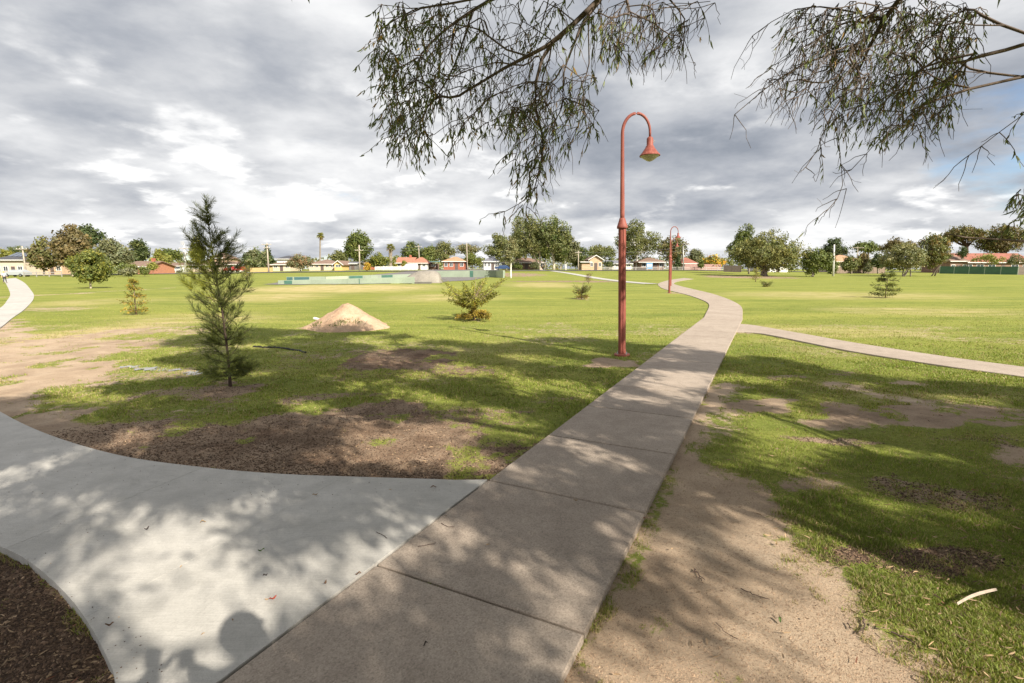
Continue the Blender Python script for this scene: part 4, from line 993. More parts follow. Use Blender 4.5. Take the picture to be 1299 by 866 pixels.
    tg += inpix([(640, 100), (760, 90), (752, 165), (700, 200), (650, 175)], 110, 4.8, 5.8)
    tg += inpix([(640, 180), (700, 180), (700, 225), (680, 240), (645, 225)], 22, 5.0, 5.5)
    tg += inpix([(740, 0), (910, 0), (880, 40), (850, 72), (770, 66), (740, 40)], 120, 4.5, 5.6)
    nn_, pp, mm, kd = bough([mainp, b4, b5, b7, b2, b3, b6, b8, b9], tg, None, .0033, .07, None)
    for a_ in mm.v: pass
    for V_, Q_, in [(np.vstack(mm.v), np.vstack(mm.q))]: wv.add(V_, Q=Q_)
    def dens1(x, y):
        if x < 560: return .92
        if y > 120: return .72
        if x > 800: return .22
        if 560 <= x < 700: return .33
        return .55
    qx, qy, dd = project(nn_); tips = nn_[(qy > -60) & (dd > 1)]
    tips = tips[rs.random(len(tips)) < .72]
    sprays(tips, 2, .24, 7, .080, dens1, np.array([-.25, 0, 0]))
    # bough group entering from the right
    m2 = [start, (5.5, .9, 4.9), (5.75, 2.6, 4.3), (5.6, 3.9, 3.75)]+pxpath([(1350, 84), (1299, 97), (1268, 105), (1229, 111), (1197, 123), (1171, 134), (1145, 142), (1106, 139), (1087, 136)], [4.8, 4.9, 4.9, 5, 5, 5, 5, 5, 5])
    c1 = pxpath([(1390, 70), (1299, 42), (1274, 32), (1236, 34), (1203, 27), (1171, 19), (1140, 14)], [4.6, 4.8, 4.8, 4.8, 4.9, 5, 5])
    c1 = [(5.6, 3.3, 3.9)]+c1
    c2 = [(5.6, 3.6, 3.85)]+pxpath([(1299, 55), (1284, 65), (1236, 68), (1203, 74), (1170, 84)], [4.6, 4.6, 4.7, 4.8, 4.9])
    c3 = pxpath([(1284, 96), (1250, 92), (1219, 92), (1197, 86), (1160, 96)], [4.9]*5)
    c4 = [(5.2, 1.3, 5.3), (4.6, 3.2, 5.3)]+pxpath([(1160, -20), (1139, 0), (1119, 23), (1100, 65), (1087, 97), (1074, 116), (1055, 139), (1040, 175), (1042, 187), (1022, 212)], [4.8, 4.8, 4.8, 4.8, 4.8, 4.8, 4.7, 4.7, 4.7, 4.7])
    c5 = pxpath([(1074, 116), (1061, 175), (1066, 207), (1074, 239), (1062, 252), (1051, 265)], [4.8]*6)
    c6 = [(5.7, 3.0, 4.1)]+pxpath([(1350, 118), (1299, 142), (1268, 168), (1245, 185), (1229, 197)], [4.4, 4.4, 4.4, 4.4, 4.4])
    c7 = pxpath([(1100, 65), (1060, 60), (1020, 80), (985, 100), (950, 130), (932, 145)], [4.8, 4.9, 5, 5, 5, 5])
    c8 = pxpath([(1119, 23), (1060, 10), (1010, 5), (975, 30), (955, 45)], [4.8, 5, 5, 5, 5])
    c9 = pxpath([(1145, 142), (1120, 170), (1100, 195), (1080, 215)], [5, 5, 5, 5])
    tg = inpix([(1005, 0), (1240, 0), (1262, 30), (1235, 60), (1228, 100), (1215, 130), (1190, 160), (1140, 170), (1085, 130), (1070, 80), (1010, 40)], 420, 4.3, 5.8)
    tg += inpix([(1000, 30), (1070, 80), (1080, 160), (1020, 130), (960, 110), (990, 60)], 75, 4.6, 5.4)
    nn_, pp, mm, kd = bough([m2, c1, c2, c3, c4, c5, c6, c7, c8, c9], tg, None, .0033, .07, None)
    wv.add(np.vstack(mm.v), Q=np.vstack(mm.q))
    def dens2(x, y):
        if x < 1060: return .10 if y > 40 else .5
        if y > 175: return .05
        if x > 1245: return .12
        return .5
    qx, qy, dd = project(nn_); ok_ = (qy > -40) & (qx < 1330) & (dd > 1) & ~((qx > 1255) & (qy < 175)) | ((qx > 1225) & (qy > 140) & (qx < 1330)); tips = nn_[ok_ & (dd > 1)]; tips = tips[rs.random(len(tips)) < .85]
    sprays(tips, 2, .22, 7, .070, dens2, np.array([-.35, 0, 0]))
    # low sprig at the right edge with its dark drooping limb
    m3 = [base+np.array([0, .2, 2.6]), (5.6, .8, 2.5), (5.3, 2.4, 2.3)]+pxpath([(1400, 318), (1340, 310), (1299, 306), (1260, 303), (1225, 301), (1205, 297)], [3.9, 3.9, 3.9, 3.9, 3.9, 3.9])
    P = densify(m3, .12); mb3_r = np.interp(np.linspace(0, 1, len(P)), [0, .6, .85, 1], [.05, .03, .02, .004]); wv.tube(P-base, mb3_r, 6)
    tg = inpix([(1272, 235), (1320, 215), (1320, 275), (1290, 285)], 9, 3.7, 4.1)
    s3 = [P[len(P)//2+4]]+list(pxpath([(1345, 235), (1315, 232), (1295, 240)], [3.9]*3))
    nn_, pp, mm, kd = bough([s3], tg, None, .0024, .012, None); wv.add(np.vstack(mm.v), Q=np.vstack(mm.q))
    qx, qy, dd = project(nn_); tips = nn_[(qx > 1272) & (qy > 205)]
    sprays(tips[rs.random(len(tips)) < .7], 2, .12, 7, .07, lambda x, y: .97, np.array([-.2, 0, 0]))
    wm_.build('trunk', GUMBARK, root, True); lm_.build('crown', GUMLEAF, root)
# ------------------------------------------------------------------ red park lamps
def redpaint():
    m, nt = nmat('red_lamp_paint'); tc = N(nt, 'ShaderNodeTexCoord').outputs['Object']
    mp = N(nt, 'ShaderNodeMapping'); mp.inputs['Scale'].default_value = (9, 9, .8); L(nt, tc, mp.inputs[0])
    n1 = noise(nt, mp.outputs[0], 2.5, 6, .65); sepz = N(nt, 'ShaderNodeSeparateXYZ'); L(nt, tc, sepz.inputs[0])
    c = ramp(nt, n1, [(.3, (.17, .042, .030)), (.5, (.25, .066, .046)), (.72, (.34, .115, .085))])
    # chalky faded enamel with a few grimy runs
    g_ = noise(nt, mp.outputs[0], 7, 5, .7); c = mixc(nt, ramp(nt, g_, [(.6, g3(0)), (.75, g3(.5))]), c, (.12, .045, .035))
    finish(nt, c, .62, noise(nt, tc, 60, 3), .1, .002, spec=.4); return m
RED = redpaint(); GLASS = mat('lamp_diffuser', (.50, .47, .36), .35, .1, 10); STEEL = mat('galvanised', (.42, .41, .39), .5, .2, 5, metal=.6)
def lamp(label, base, Hh, rz, tilt=(0, 0)):
    k = Hh/4.62; o = thing('street_lamp', label, 'lamp post', base, rz, 'red gooseneck lamps along the footpath'); o.rotation_euler = (tilt[0], tilt[1], rz); o.scale = (k, k, k)
    m = MB(); m.lathe([(.0, -.05), (.15, -.05), (.155, .0), (.155, .022), (.150, .028), (.08, .03)], 28); m.build('base_plate', RED, o, True)
    for a in range(4):
        b = MB(); th = a*PI/2+.6; b.lathe([(0, .028), (.017, .028), (.017, .045), (.009, .046), (.009, .07), (0, .07)], 6, (.122*math.cos(th), .122*math.sin(th), 0)); b.build('bolt', STEEL, o)
    # lower column: fluted, with deep vertical grooves
    m = MB(); zs = np.linspace(.02, 2.50, 26); lob = lambda th: 1-.26*np.exp(-((np.mod(th+PI/4, PI/2)-PI/4)/.13)**2)
    m.lathe([(.074, z) for z in zs], 72, lob=lob); m.build('lower_column', RED, o, True)
    m = MB(); m.lathe([(.0, 2.47), (.098, 2.47), (.103, 2.485), (.103, 2.51), (.096, 2.525), (.062, 2.63), (.055, 2.66), (.047, 2.67)], 32); m.build('collar', RED, o, True)
    m = MB(); P = [[0, 0, z] for z in np.linspace(2.6, 4.22, 12)]; Rr = .255
    rr = [.043]*2+list(np.linspace(.043, .032, 10))
    for t in np.linspace(0, PI, 22)[1:]: P.append([Rr-Rr*math.cos(t), 0, 4.22+math.sin(t)*.35]); rr.append(.031-.008*t/PI)
    P.append([2*Rr+.0, 0, 4.12]); rr.append(.021); m.tube(P, rr, 16); m.build('gooseneck', RED, o, True)
    hx = 2*Rr
    m = MB(); m.lathe([(0, 4.14), (.03, 4.14), (.055, 4.12), (.060, 4.10), (.060, 3.985), (.078, 3.965), (.085, 3.94), (.09, 3.935), (.14, 3.865), (.186, 3.81), (.190, 3.805), (.190, 3.79), (.175, 3.795), (.05, 3.92)], 36, (hx, 0, 0)); sh = m.build('lamp_shade', RED, o, True)
    m = MB(); m.lathe([(.176, 3.797), (.14, 3.765), (.09, 3.73), (.05, 3.705), (.0, 3.69)], 32, (hx, 0, 0)); m.build('diffuser', GLASS, o, True)
    m = MB(); m.tube([[hx+.055, -.02, 4.03], [hx+.085, -.02, 4.05], [hx+.085, -.02, 4.075]], .008, 6); m.tube([[hx+.055, .0, 4.06], [hx+.078, .0, 4.09]], .006, 6); m.build('hinge_clip', STEEL, o)
    return o
lb = LAMP.copy(); lamp('tallest and nearest red gooseneck lamp, on the grass left of the path', (lb[0], lb[1], .0), 4.49, -.06, (0, math.radians(-1.6)))
g = G(849, 371.5); lamp('middle red gooseneck lamp where the paths meet', (g[0], g[1], .0), 4.58*g[1]/35.6, -.1, (0, math.radians(-1.2)))
g2 = at(850.8, 362, 50); lamp('farthest and smallest red gooseneck lamp, hidden mostly behind the middle one', (g2[0], g2[1], 0.), 4.6, -.1, (0, math.radians(-1)))

# ------------------------------------------------------------------ power poles and wires
WOODP = mat('weathered_pole_wood', (.42, .36, .29), .9, .25, 4)
def pole(label, xb, ytop, Y, xt=None, arms=((.35, 2.0),), w=.16, light=False, name='power_pole', extra=False, col=None):
    b = at(xb, 345, Y); b[2] = H(b[0], Y); t = at(xt or xb, ytop, Y)-b; o = thing(name, label, 'power pole', b)
    m = MB(); m.tube([[0, 0, -.2], t*.5, t], [w, w*.85, w*.7], 10); m.build('post', col or WOODP, o, True)
    for dz, ln in arms:
        m = MB(); z = t[2]-dz; x = t[0]*z/t[2]; m.box((x-ln/2, -w-.12, z-.06), (x+ln/2, -w-.0, z+.06)); a = m.build('crossarm', WOODP, o)
        for q in (-.45, -.15, .15, .45):
            mm_ = MB(); mm_.lathe([(0, .06), (.05, .06), (.06, .12), (.03, .15), (.06, .2), (0, .24)], 8, (x+q*ln, -w-.06, z)); mm_.build('insulator', mat('porcelain', (.6, .58, .55), .3), a, True)
    if extra:
        m = MB(); m.lathe([(0, 0), (.32, .02), (.34, .1), (.34, .85), (.3, .95), (0, 1.0)], 14, (.45, -.1, t[2]-3.1)); m.build('transformer', STEEL, o, True)
        for q in (-.5, .0, .5):
            m = MB(); m.box((q*.7-.05, -.3, t[2]-.3), (q*.7+.05, -.15, t[2]+.6)); m.build('antenna', mat('antenna_grey', (.5, .5, .5), .5), o)
    if light:
        m = MB(); m.tube([[t[0], 0, t[2]-.1], [t[0]+.7, -.3, t[2]+.25], [t[0]+1.3, -.5, t[2]+.3]], .05, 6); m.build('light_arm', STEEL, o)
        m = MB(); m.box((t[0]+1.1, -.65, t[2]+.2), (t[0]+1.9, -.4, t[2]+.36)); m.build('light_head', STEEL, o)
    return b+t
pw = []
pw.append(pole('leaning grey power pole before the solar panelled house', 33, 312, 105, 28, ((.6, 2.2),)))
pw.append(pole('pale pole with transformer and white antennas left of the casuarina', 235.5, 309, 135, 233.5, ((1.2, 2.2), (2.4, 1.8)), .24, extra=True, col=mat('pale_concrete_pole', (.6, .58, .55), .8)))
pw.append(pole('tan power pole leaning left beside the pointed conifer', 341, 308, 128, 338.5, ((.4, 2.4), (1.2, 1.6)), .2))
pw.append(pole('pale power pole with crossarm before the biggest dark pine', 456.5, 310.5, 135, 455.5, ((1.4, 2.2),), .2))
pw.append(pole('thin power pole rising above the orange tiled roof', 532.5, 311, 178, 531, ((.5, 2.4),), .17))
pw.append(pole('tall bare slim pole right of the second red brick house', 593, 308, 140, 592, (), .15))
pw.append(pole('slim power pole at the right end of the middle gum clump', 733.5, 318, 145, 733.8, ((.5, 1.8),), .17))
pw.append(pole('pole with a street light arm right of the middle red lamp', 867, 311.5, 140, 866.5, (), .17, light=True, col=STEEL))
pw.append(pole('thick pale pole without crossarms right of the mulch bed', 1057.3, 310, 100, 1058.3, (), .2, col=mat('pale_concrete_pole', (.6, .58, .55), .8)))
pw.append(pole('power pole with wide crossarm above the orange roof', 1088, 313, 180, 1088, ((.3, 4.2),), .17))
WIRE = mat('wire_grey', (.25, .25, .25), .6)
for i, j, lb_ in [(3, 4, 'sagging power lines from the biggest dark pine to the orange tiled roof'), (1, 2, 'power lines running behind the casuarina'), (6, 7, 'power lines crossing in front of the large open gum')]:
    m = MB()
    for dz in (-.4, -1.3):
        a = pw[i]+np.array([0, 0, dz]); b = pw[j]+np.array([0, 0, dz]); t = np.linspace(0, 1, 14)[:, None]
        m.tube(a+(b-a)*t-np.array([0, 0, 1])*np.sin(t*PI)*.7, .02, 4)
    tag(m.build('power_line', WIRE), lb_, 'power line')
# thin dark mast in the skate area
b = G(613.5, 349); o = thing('thin_mast', 'thin dark steel mast standing beside the green concrete wall', 'pole', (b[0], b[1], float(H(b[0], b[1]))))
m = MB(); hm = at(613.5, 331, b[1])[2]-b[2]; m.tube([[0, 0, -.1], [0, 0, hm]], .055, 8); m.build('post', mat('dark_steel', (.08, .09, .09), .5), o, True)
m = MB(); m.lathe([(0, hm), (.09, hm), (.09, hm+.05), (0, hm+.08)], 10); m.build('cap', mat('dark_steel', (.08, .09, .09), .5), o, True)

# ------------------------------------------------------------------ skate park
PG = mat('pale_green_render', (.25, .295, .22), .8, .12, .6, bump=.1, bsc=8); DG = mat('dark_green_paint', (.05, .13, .095), .7, .2, 1); TG = mat('teal_mural_paint', (.035, .10, .10), .6, .2, 1)
LG = mat('lime_white_paint', (.38, .43, .29), .7, .15, .5); GC = mat('grey_green_render', (.24, .27, .22), .8, .15, .8); CC = mat('skate_concrete', (.25, .225, .19), .8, .25, .7); ASP = mat('old_asphalt', (.17, .155, .15), .9, .2, .8, bump=.3, bsc=60)
def wallrun(name, label, pts, Y0s, top_px, th, coping=PG, panels=()):
    """wall between picture x positions at given depths; panels = (x0,x1,material)"""
    o = None; P = []
    for (x, yt), Yd in zip(pts, Y0s):
        p = at(x, 350, Yd); p[2] = H(p[0], Yd); P.append((p, at(x, yt, Yd)[2]))
    o = thing(name, label, 'concrete wall', P[0][0]); b0 = P[0][0]
    m = MB(); 
    for (p, zt), (q, zq) in zip(P[:-1], P[1:]):
        d = q[:2]-p[:2]; Ld = np.linalg.norm(d); e = d/Ld; n_ = np.array([-e[1], e[0]])
        V = []
        for (w_, z1, z2) in ((p, zt, p[2]), (q, zq, q[2])):
            for k in (0, th): V += [[*(w_[:2]+n_*k-b0[:2]), z2-.15-b0[2]], [*(w_[:2]+n_*k-b0[:2]), z1-b0[2]]]
        V = np.array(V); m.add(V, Q=[[0, 4, 5, 1], [1, 5, 7, 3], [3, 7, 6, 2], [0, 1, 3, 2], [4, 6, 7, 5]])
    m.build('wall_body', coping, o, bevel=.03)
    for x0, x1, mt in panels:
        m = MB(); V = []
        for x in (x0, x1):
            # intersect the view ray in plan with the first segment it meets
            best = None
            for (p, zt), (q, zq) in zip(P[:-1], P[1:]):
                u = ray(x, 350); u = u[0]/u[1]; d = q[:2]-p[:2]; t = (p[0]-u*p[1])/(u*d[1]-d[0]) if abs(u*d[1]-d[0]) > 1e-9 else -1
                if -.01 <= t <= 1.01: best = (p[:2]+d*t, zt+(zq-zt)*t, p[2]+(q[2]-p[2])*t); 
            if best is None: break
            c, zt_, zb_ = best; c = c*(1-.02/np.linalg.norm(c)); c2 = c*(1+.04/np.linalg.norm(c))
            V += [[*(c-b0[:2]), zb_-b0[2]], [*(c-b0[:2]), zt_-.04-b0[2]], [*(c2-b0[:2]), zb_-b0[2]], [*(c2-b0[:2]), zt_-.04-b0[2]]]
        if len(V) == 8: m.add(V, Q=[[0, 4, 5, 1], [1, 5, 7, 3], [0, 1, 3, 2], [4, 6, 7, 5]]); m.build('painted_panel', mt, o)
    return o
pad = [G(*p)[:2] for p in [(330, 361.5), (352, 362), (526, 359.5), (600, 355.5), (640, 350.5), (632, 347.2), (560, 347.2), (420, 353), (352, 357.5)]]
m = MB(); import mathutils
tr_ = mathutils.geometry.tessellate_polygon([[Vector((p[0], p[1], 0)) for p in pad]])
from functools import reduce
gxp = np.linspace(min(p[0] for p in pad), max(p[0] for p in pad), 90); gyp = np.linspace(min(p[1] for p in pad), max(p[1] for p in pad), 90)
GX, GY = np.meshgrid(gxp, gyp); ins = inpoly(GX.ravel(), GY.ravel(), [tuple(p) for p in pad]).reshape(90, 90)
V = np.c_[GX.ravel(), GY.ravel(), np.maximum(H(GX.ravel(), GY.ravel()), gz(GX.ravel(), GY.ravel()))+.03]; Qs = [[a*90+b, a*90+b+1, (a+1)*90+b+1, (a+1)*90+b] for a in range(89) for b in range(89) if ins[a, b] and ins[a+1, b+1] and ins[a+1, b] and ins[a, b+1]]
m.add(V, Q=Qs); tag(m.build('skate_park_pavement', ASP), kind='structure')
wallrun('green_concrete_wall', 'nearest pale green concrete wall of the skate area, with one dark green panel at its left end', [(352, 355.6), (440, 353.3), (526, 351)], [54.5, 56.5, 59], None, .35, PG, [(360, 370, DG), (455, 456, DG)])
wallrun('green_concrete_wall', 'second low green wall with teal mural panels, just behind the nearest wall', [(363, 351), (413, 350.6), (470, 348.9), (530, 347.2)], [70, 72, 74, 77], None, .35, PG, [(363.5, 371, TG), (373, 392, TG), (413.5, 441, LG), (443, 460, DG), (461, 483, GC), (484, 498, DG)])
wallrun('green_concrete_wall', 'far long pale green wall ending in a whitish block beside the white trunked gum', [(553, 343.6), (600, 343.0), (629, 342.6), (638, 342.8)], [88, 88, 87, 84], None, .4, PG, [(596, 600, DG), (629, 637.5, LG)])
# the rounded concrete hump
b = at(537, 350, 62); b[2] = H(b[0], 62); o = thing('concrete_skate_hump', 'rounded grey concrete skate hump with a straight cut right side', 'skate ramp', b)
hw = 2.15; hh = at(537, 342.8, 62)[2]-b[2]; m = MB(); nu = 30; nv = 14; V = []
for i in range(nu+1):
    u = -1+2*i/nu
    for j in range(nv+1):
        v = -1+2*j/nv; prof_ = (1-abs(u+.15)**2.6 if u < .72 else 1-abs(.87)**2.6) if u > -1 else 0
        zz_ = hh*max(0, (1-max(0, (-u-.1)/.9)**1.7))*max(0, 1-(abs(v))**3.2)
        if u > .5: zz_ *= math.sqrt(max(0, 1-((u-.5)/.5)**2))**.55 if u < .999 else 0
        V.append([u*hw+(0 if u > -.2 else (u+.2)*hw*.35), v*1.6, zz_-.02])
Qs = [[i*(nv+1)+j, (i+1)*(nv+1)+j, (i+1)*(nv+1)+j+1, i*(nv+1)+j+1] for i in range(nu) for j in range(nv)]
m.add(V, Q=Qs); m.build('hump_body', CC, o, True); m = MB(); m.box((-hw*.9, -1.7, -.1), (hw*1.02, 1.7, .06)); m.build('footing', CC, o)
m = MB(); m.tube([[hw*1.0*math.cos(t)*.98 if t < 1.2 else hw*(math.cos(t)), -1.55, 0] for t in np.linspace(0, .01, 2)], .02, 4)
b = at(536, 352, 58.5); o = thing('concrete_ledge', 'low dark concrete ledge in front of the skate hump', 'ledge', (b[0], b[1], 0)); m = MB(); m.box((-.9, -.2, -.05), (1.0, .2, .22)); m.build('ledge_body', mat('dark_ledge', (.13, .12, .11), .9), o, bevel=.02)
m = MB(); m.box((-.9, -.215, .18), (1.0, -.195, .225)); m.build('edge_strip', STEEL, o)

# ------------------------------------------------------------------ dirt mound with white offcut
g = G(441, 414); Yg = g[1]; s = Yg/F; o = thing('dirt_mound', 'cone shaped mound of sandy tan dirt on the lawn', 'dirt mound', (g[0], g[1], 0)); n = 90; hwm = 55*s*1.12; m = MB()
uu = np.linspace(-1.1, 1.1, n); UX, UY = np.meshgrid(uu, uu); rr = np.hypot(UX, UY*1.0); th = np.arctan2(UY, UX); rr = rr*(1+.10*np.sin(th*2+1)+.06*np.sin(th*5))
hz = at(441, 384, Yg)[2]; pk = np.where(rr < 1, hz*(1-sstep(np.clip(rr-.06, 0, 1)*1.0))**1.0, 0); pk = hz*np.clip(1-rr/.98, 0, 1)**1.12*1.12; pk = np.minimum(pk, hz*(1-.9*rr**1.6)*1.0+.02)
e = (fbm(UX*5+9, UY*5, 5, 5)-.5)*.10*np.clip(1.3-rr, 0, 1)*(rr < 1.02); XX = UX*hwm; YY = UY*hwm*.85
V = np.c_[XX.ravel(), YY.ravel(), (pk+e+(fbm(UX*16, UY*16, 9, 4)-.5)*.06*(rr < 1)-.02).ravel()+gz(XX.ravel()+g[0], YY.ravel()+g[1])+np.where(rr.ravel() > 1.02, -.06, 0)]
Qs = [[a*n+b_, a*n+b_+1, (a+1)*n+b_+1, (a+1)*n+b_] for a in range(n-1) for b_ in range(n-1)]
m.add(V, Q=Qs)
dm, nt = nmat('mound_dirt'); tc_ = N(nt, 'ShaderNodeTexCoord').outputs['Object']
c = ramp(nt, noise(nt, tc_, 2.2, 7, .7, .3), [(.3, (.40, .26, .165)), (.5, (.51, .35, .235)), (.7, (.58, .43, .30))]); c = mixc(nt, 1.0, c, ramp(nt, noise(nt, tc_, 40, 4, .8), [(.3, g3(.65)), (.5, g3(1)), (.75, g3(1.2))]), 'MULTIPLY')
finish(nt, c, .95, noise(nt, tc_, 18, 6, .8), .8, .05, spec=.1); m.build('mound_body', dm, o, True)
r = np.random.default_rng(9)
for cx_, cy_ in [(.15, -.72), (-.0, -.80), (.38, -.62), (-.42, -.7)]:
    m = MB()
    k = 60; P = np.c_[cx_*hwm+r.normal(size=k)*.09, cy_*hwm*.85+r.normal(size=k)*.06, np.zeros(k)]; P[:, 2] = [max(0, np.interp(math.hypot(p[0]/hwm, p[1]/hwm/.85), [0, 1], [hz*1.05, 0])) for p in P]
    leaf_mesh(m, P, unit(rnd_dirs(k, r)*.5+np.array([0, 0, .9])), .07, .014, np.tile([1, 1.1, .9], (k, 1))*r.uniform(.6, 1.3, (k, 1)), False, r)
    m.build('weed_tuft', LM['green'], o)
g = G(408, 413); m = MB(); m.box((-.24, -.035, 0), (.24, .035, .045)); of = m.build('white_offcut', mat('white_plastic', (.8, .8, .78), .5), bevel=.006); of.location = (g[0], g[1]-.05, .16); of.rotation_euler = (.25, .18, -.30)
tag(of, 'short white plastic offcut lying on the foot of the dirt mound', 'offcut')

# ------------------------------------------------------------------ street, puddle, hose line
RD = mat('asphalt_road', (.14, .135, .13), .9, .15, .6)
def sheet(name, mt, left, right, n, lift, m_=None):
    Lp = np.array(left); Rp = np.array(right); t = np.linspace(0, 1, n); m = MB(); a = resample(Lp, n) if len(Lp) > 2 else Lp[0]+(Lp[-1]-Lp[0])*t[:, None]; b = resample(Rp, n) if len(Rp) > 2 else Rp[0]+(Rp[-1]-Rp[0])*t[:, None]
    V = []; K = 5
    for i in range(n):
        for k in range(K): q = a[i]+(b[i]-a[i])*k/(K-1); V.append([q[0], q[1], max(float(H(q[0], q[1])), float(gz(q[0], q[1])))+lift])
    m.add(V, Q=[[i*K+k, (i+1)*K+k, (i+1)*K+k+1, i*K+k+1] for i in range(n-1) for k in range(K-1)]); return tag(m.build(name, mt), kind='structure')
sheet('street', RD, [(-170, 112), (-60, 124), (60, 139), (170, 139)], [(-170, 120), (-60, 131), (60, 146), (170, 146)], 200, .12)
# puddle strips of thin water
wmz, nt = nmat('puddle_water'); finish(nt, (.22, .20, .18), .04, spec=.9)
m = MB(); r = np.random.default_rng(4)
for (x0, y0, x1, y1, wd) in [(155, 463, 178, 466, .055), (174, 466, 200, 468, .07), (196, 466, 228, 468.5, .06), (232, 471, 256, 472, .07)]:
    a = G(x0, y0); b = G(x1, y1); k = 16; t = np.linspace(0, 1, k); P = a[:2]+(b[:2]-a[:2])*t[:, None]; P[:, 1] += .05*np.sin(t*7+x0); ww = wd*np.sin(np.clip(t, .03, .97)*PI)**.5*(1+.5*np.sin(t*17+x0))*1.7
    z = np.full(k, max(float(gz(p[0], p[1])) for p in P)+.004)
    m.add(np.vstack([np.c_[P[:, 0], P[:, 1]-ww, z], np.c_[P[:, 0], P[:, 1]+ww, z]]), Q=[[i, i+1, i+1+k, i+k] for i in range(k-1)])
tag(m.build('puddle_water', wmz), kind='structure')
a = G(318, 440); m = MB(); P = []
for x, y in [(322, 439), (335, 440.5), (350, 440), (366, 442), (378, 443.5), (388, 447)]: q = G(x, y); P.append([q[0], q[1], float(gz(q[0], q[1]))+.012])
m.tube(np.array([[np.interp(t, np.arange(6), np.array(P)[:, k]) for k in range(3)] for t in np.linspace(0, 5, 30)])+R.normal(size=(30, 3))*.006, .022, 8)
tag(m.build('black_hose', mat('black_poly_pipe', (.02, .018, .016), .6)), 'thin black pipe lying in the shaded grass right of the casuarina', 'pipe')

# ------------------------------------------------------------------ houses
WM_ = dict(cream=mat('cream_render', (.58, .48, .36), .85, .1), tan=mat('tan_brick', (.52, .36, .24), .9, .15), orange=mat('orange_brick', (.42, .19, .11), .9, .15), red=mat('red_brick', (.34, .12, .075), .9, .2), white=mat('white_weatherboard', (.74, .72, .68), .8, .08),
    grey=mat('grey_cladding', (.16, .155, .15), .8, .15), brown=mat('brown_brick', (.24, .15, .11), .9, .2), yellow=mat('yellow_render', (.62, .43, .17), .85, .1), pink=mat('pinkish_brick', (.36, .22, .19), .9, .2))
RM_ = dict(brown=mat('brown_tiles', (.22, .145, .11), .85, .25, 1.2), dark=mat('charcoal_tiles', (.075, .075, .085), .7, .2, 1.2), orange=mat('orange_tiles', (.38, .17, .11), .85, .2, 1.2), red=mat('red_tiles', (.30, .12, .085), .85, .2, 1.2), grey=mat('grey_tiles', (.19, .19, .21), .8, .2, 1.2),
    sand=mat('terracotta_tiles', (.44, .25, .15), .85, .2, 1.2), teal=mat('teal_sheet_roof', (.14, .36, .33), .6, .1, 1.2))
WHT = mat('white_trim', (.76, .75, .72), .6, .05); PANE = mat('window_glass', (.045, .055, .065), .12, .1, spec=.8); DOORM = mat('dark_door', (.12, .09, .08), .6)
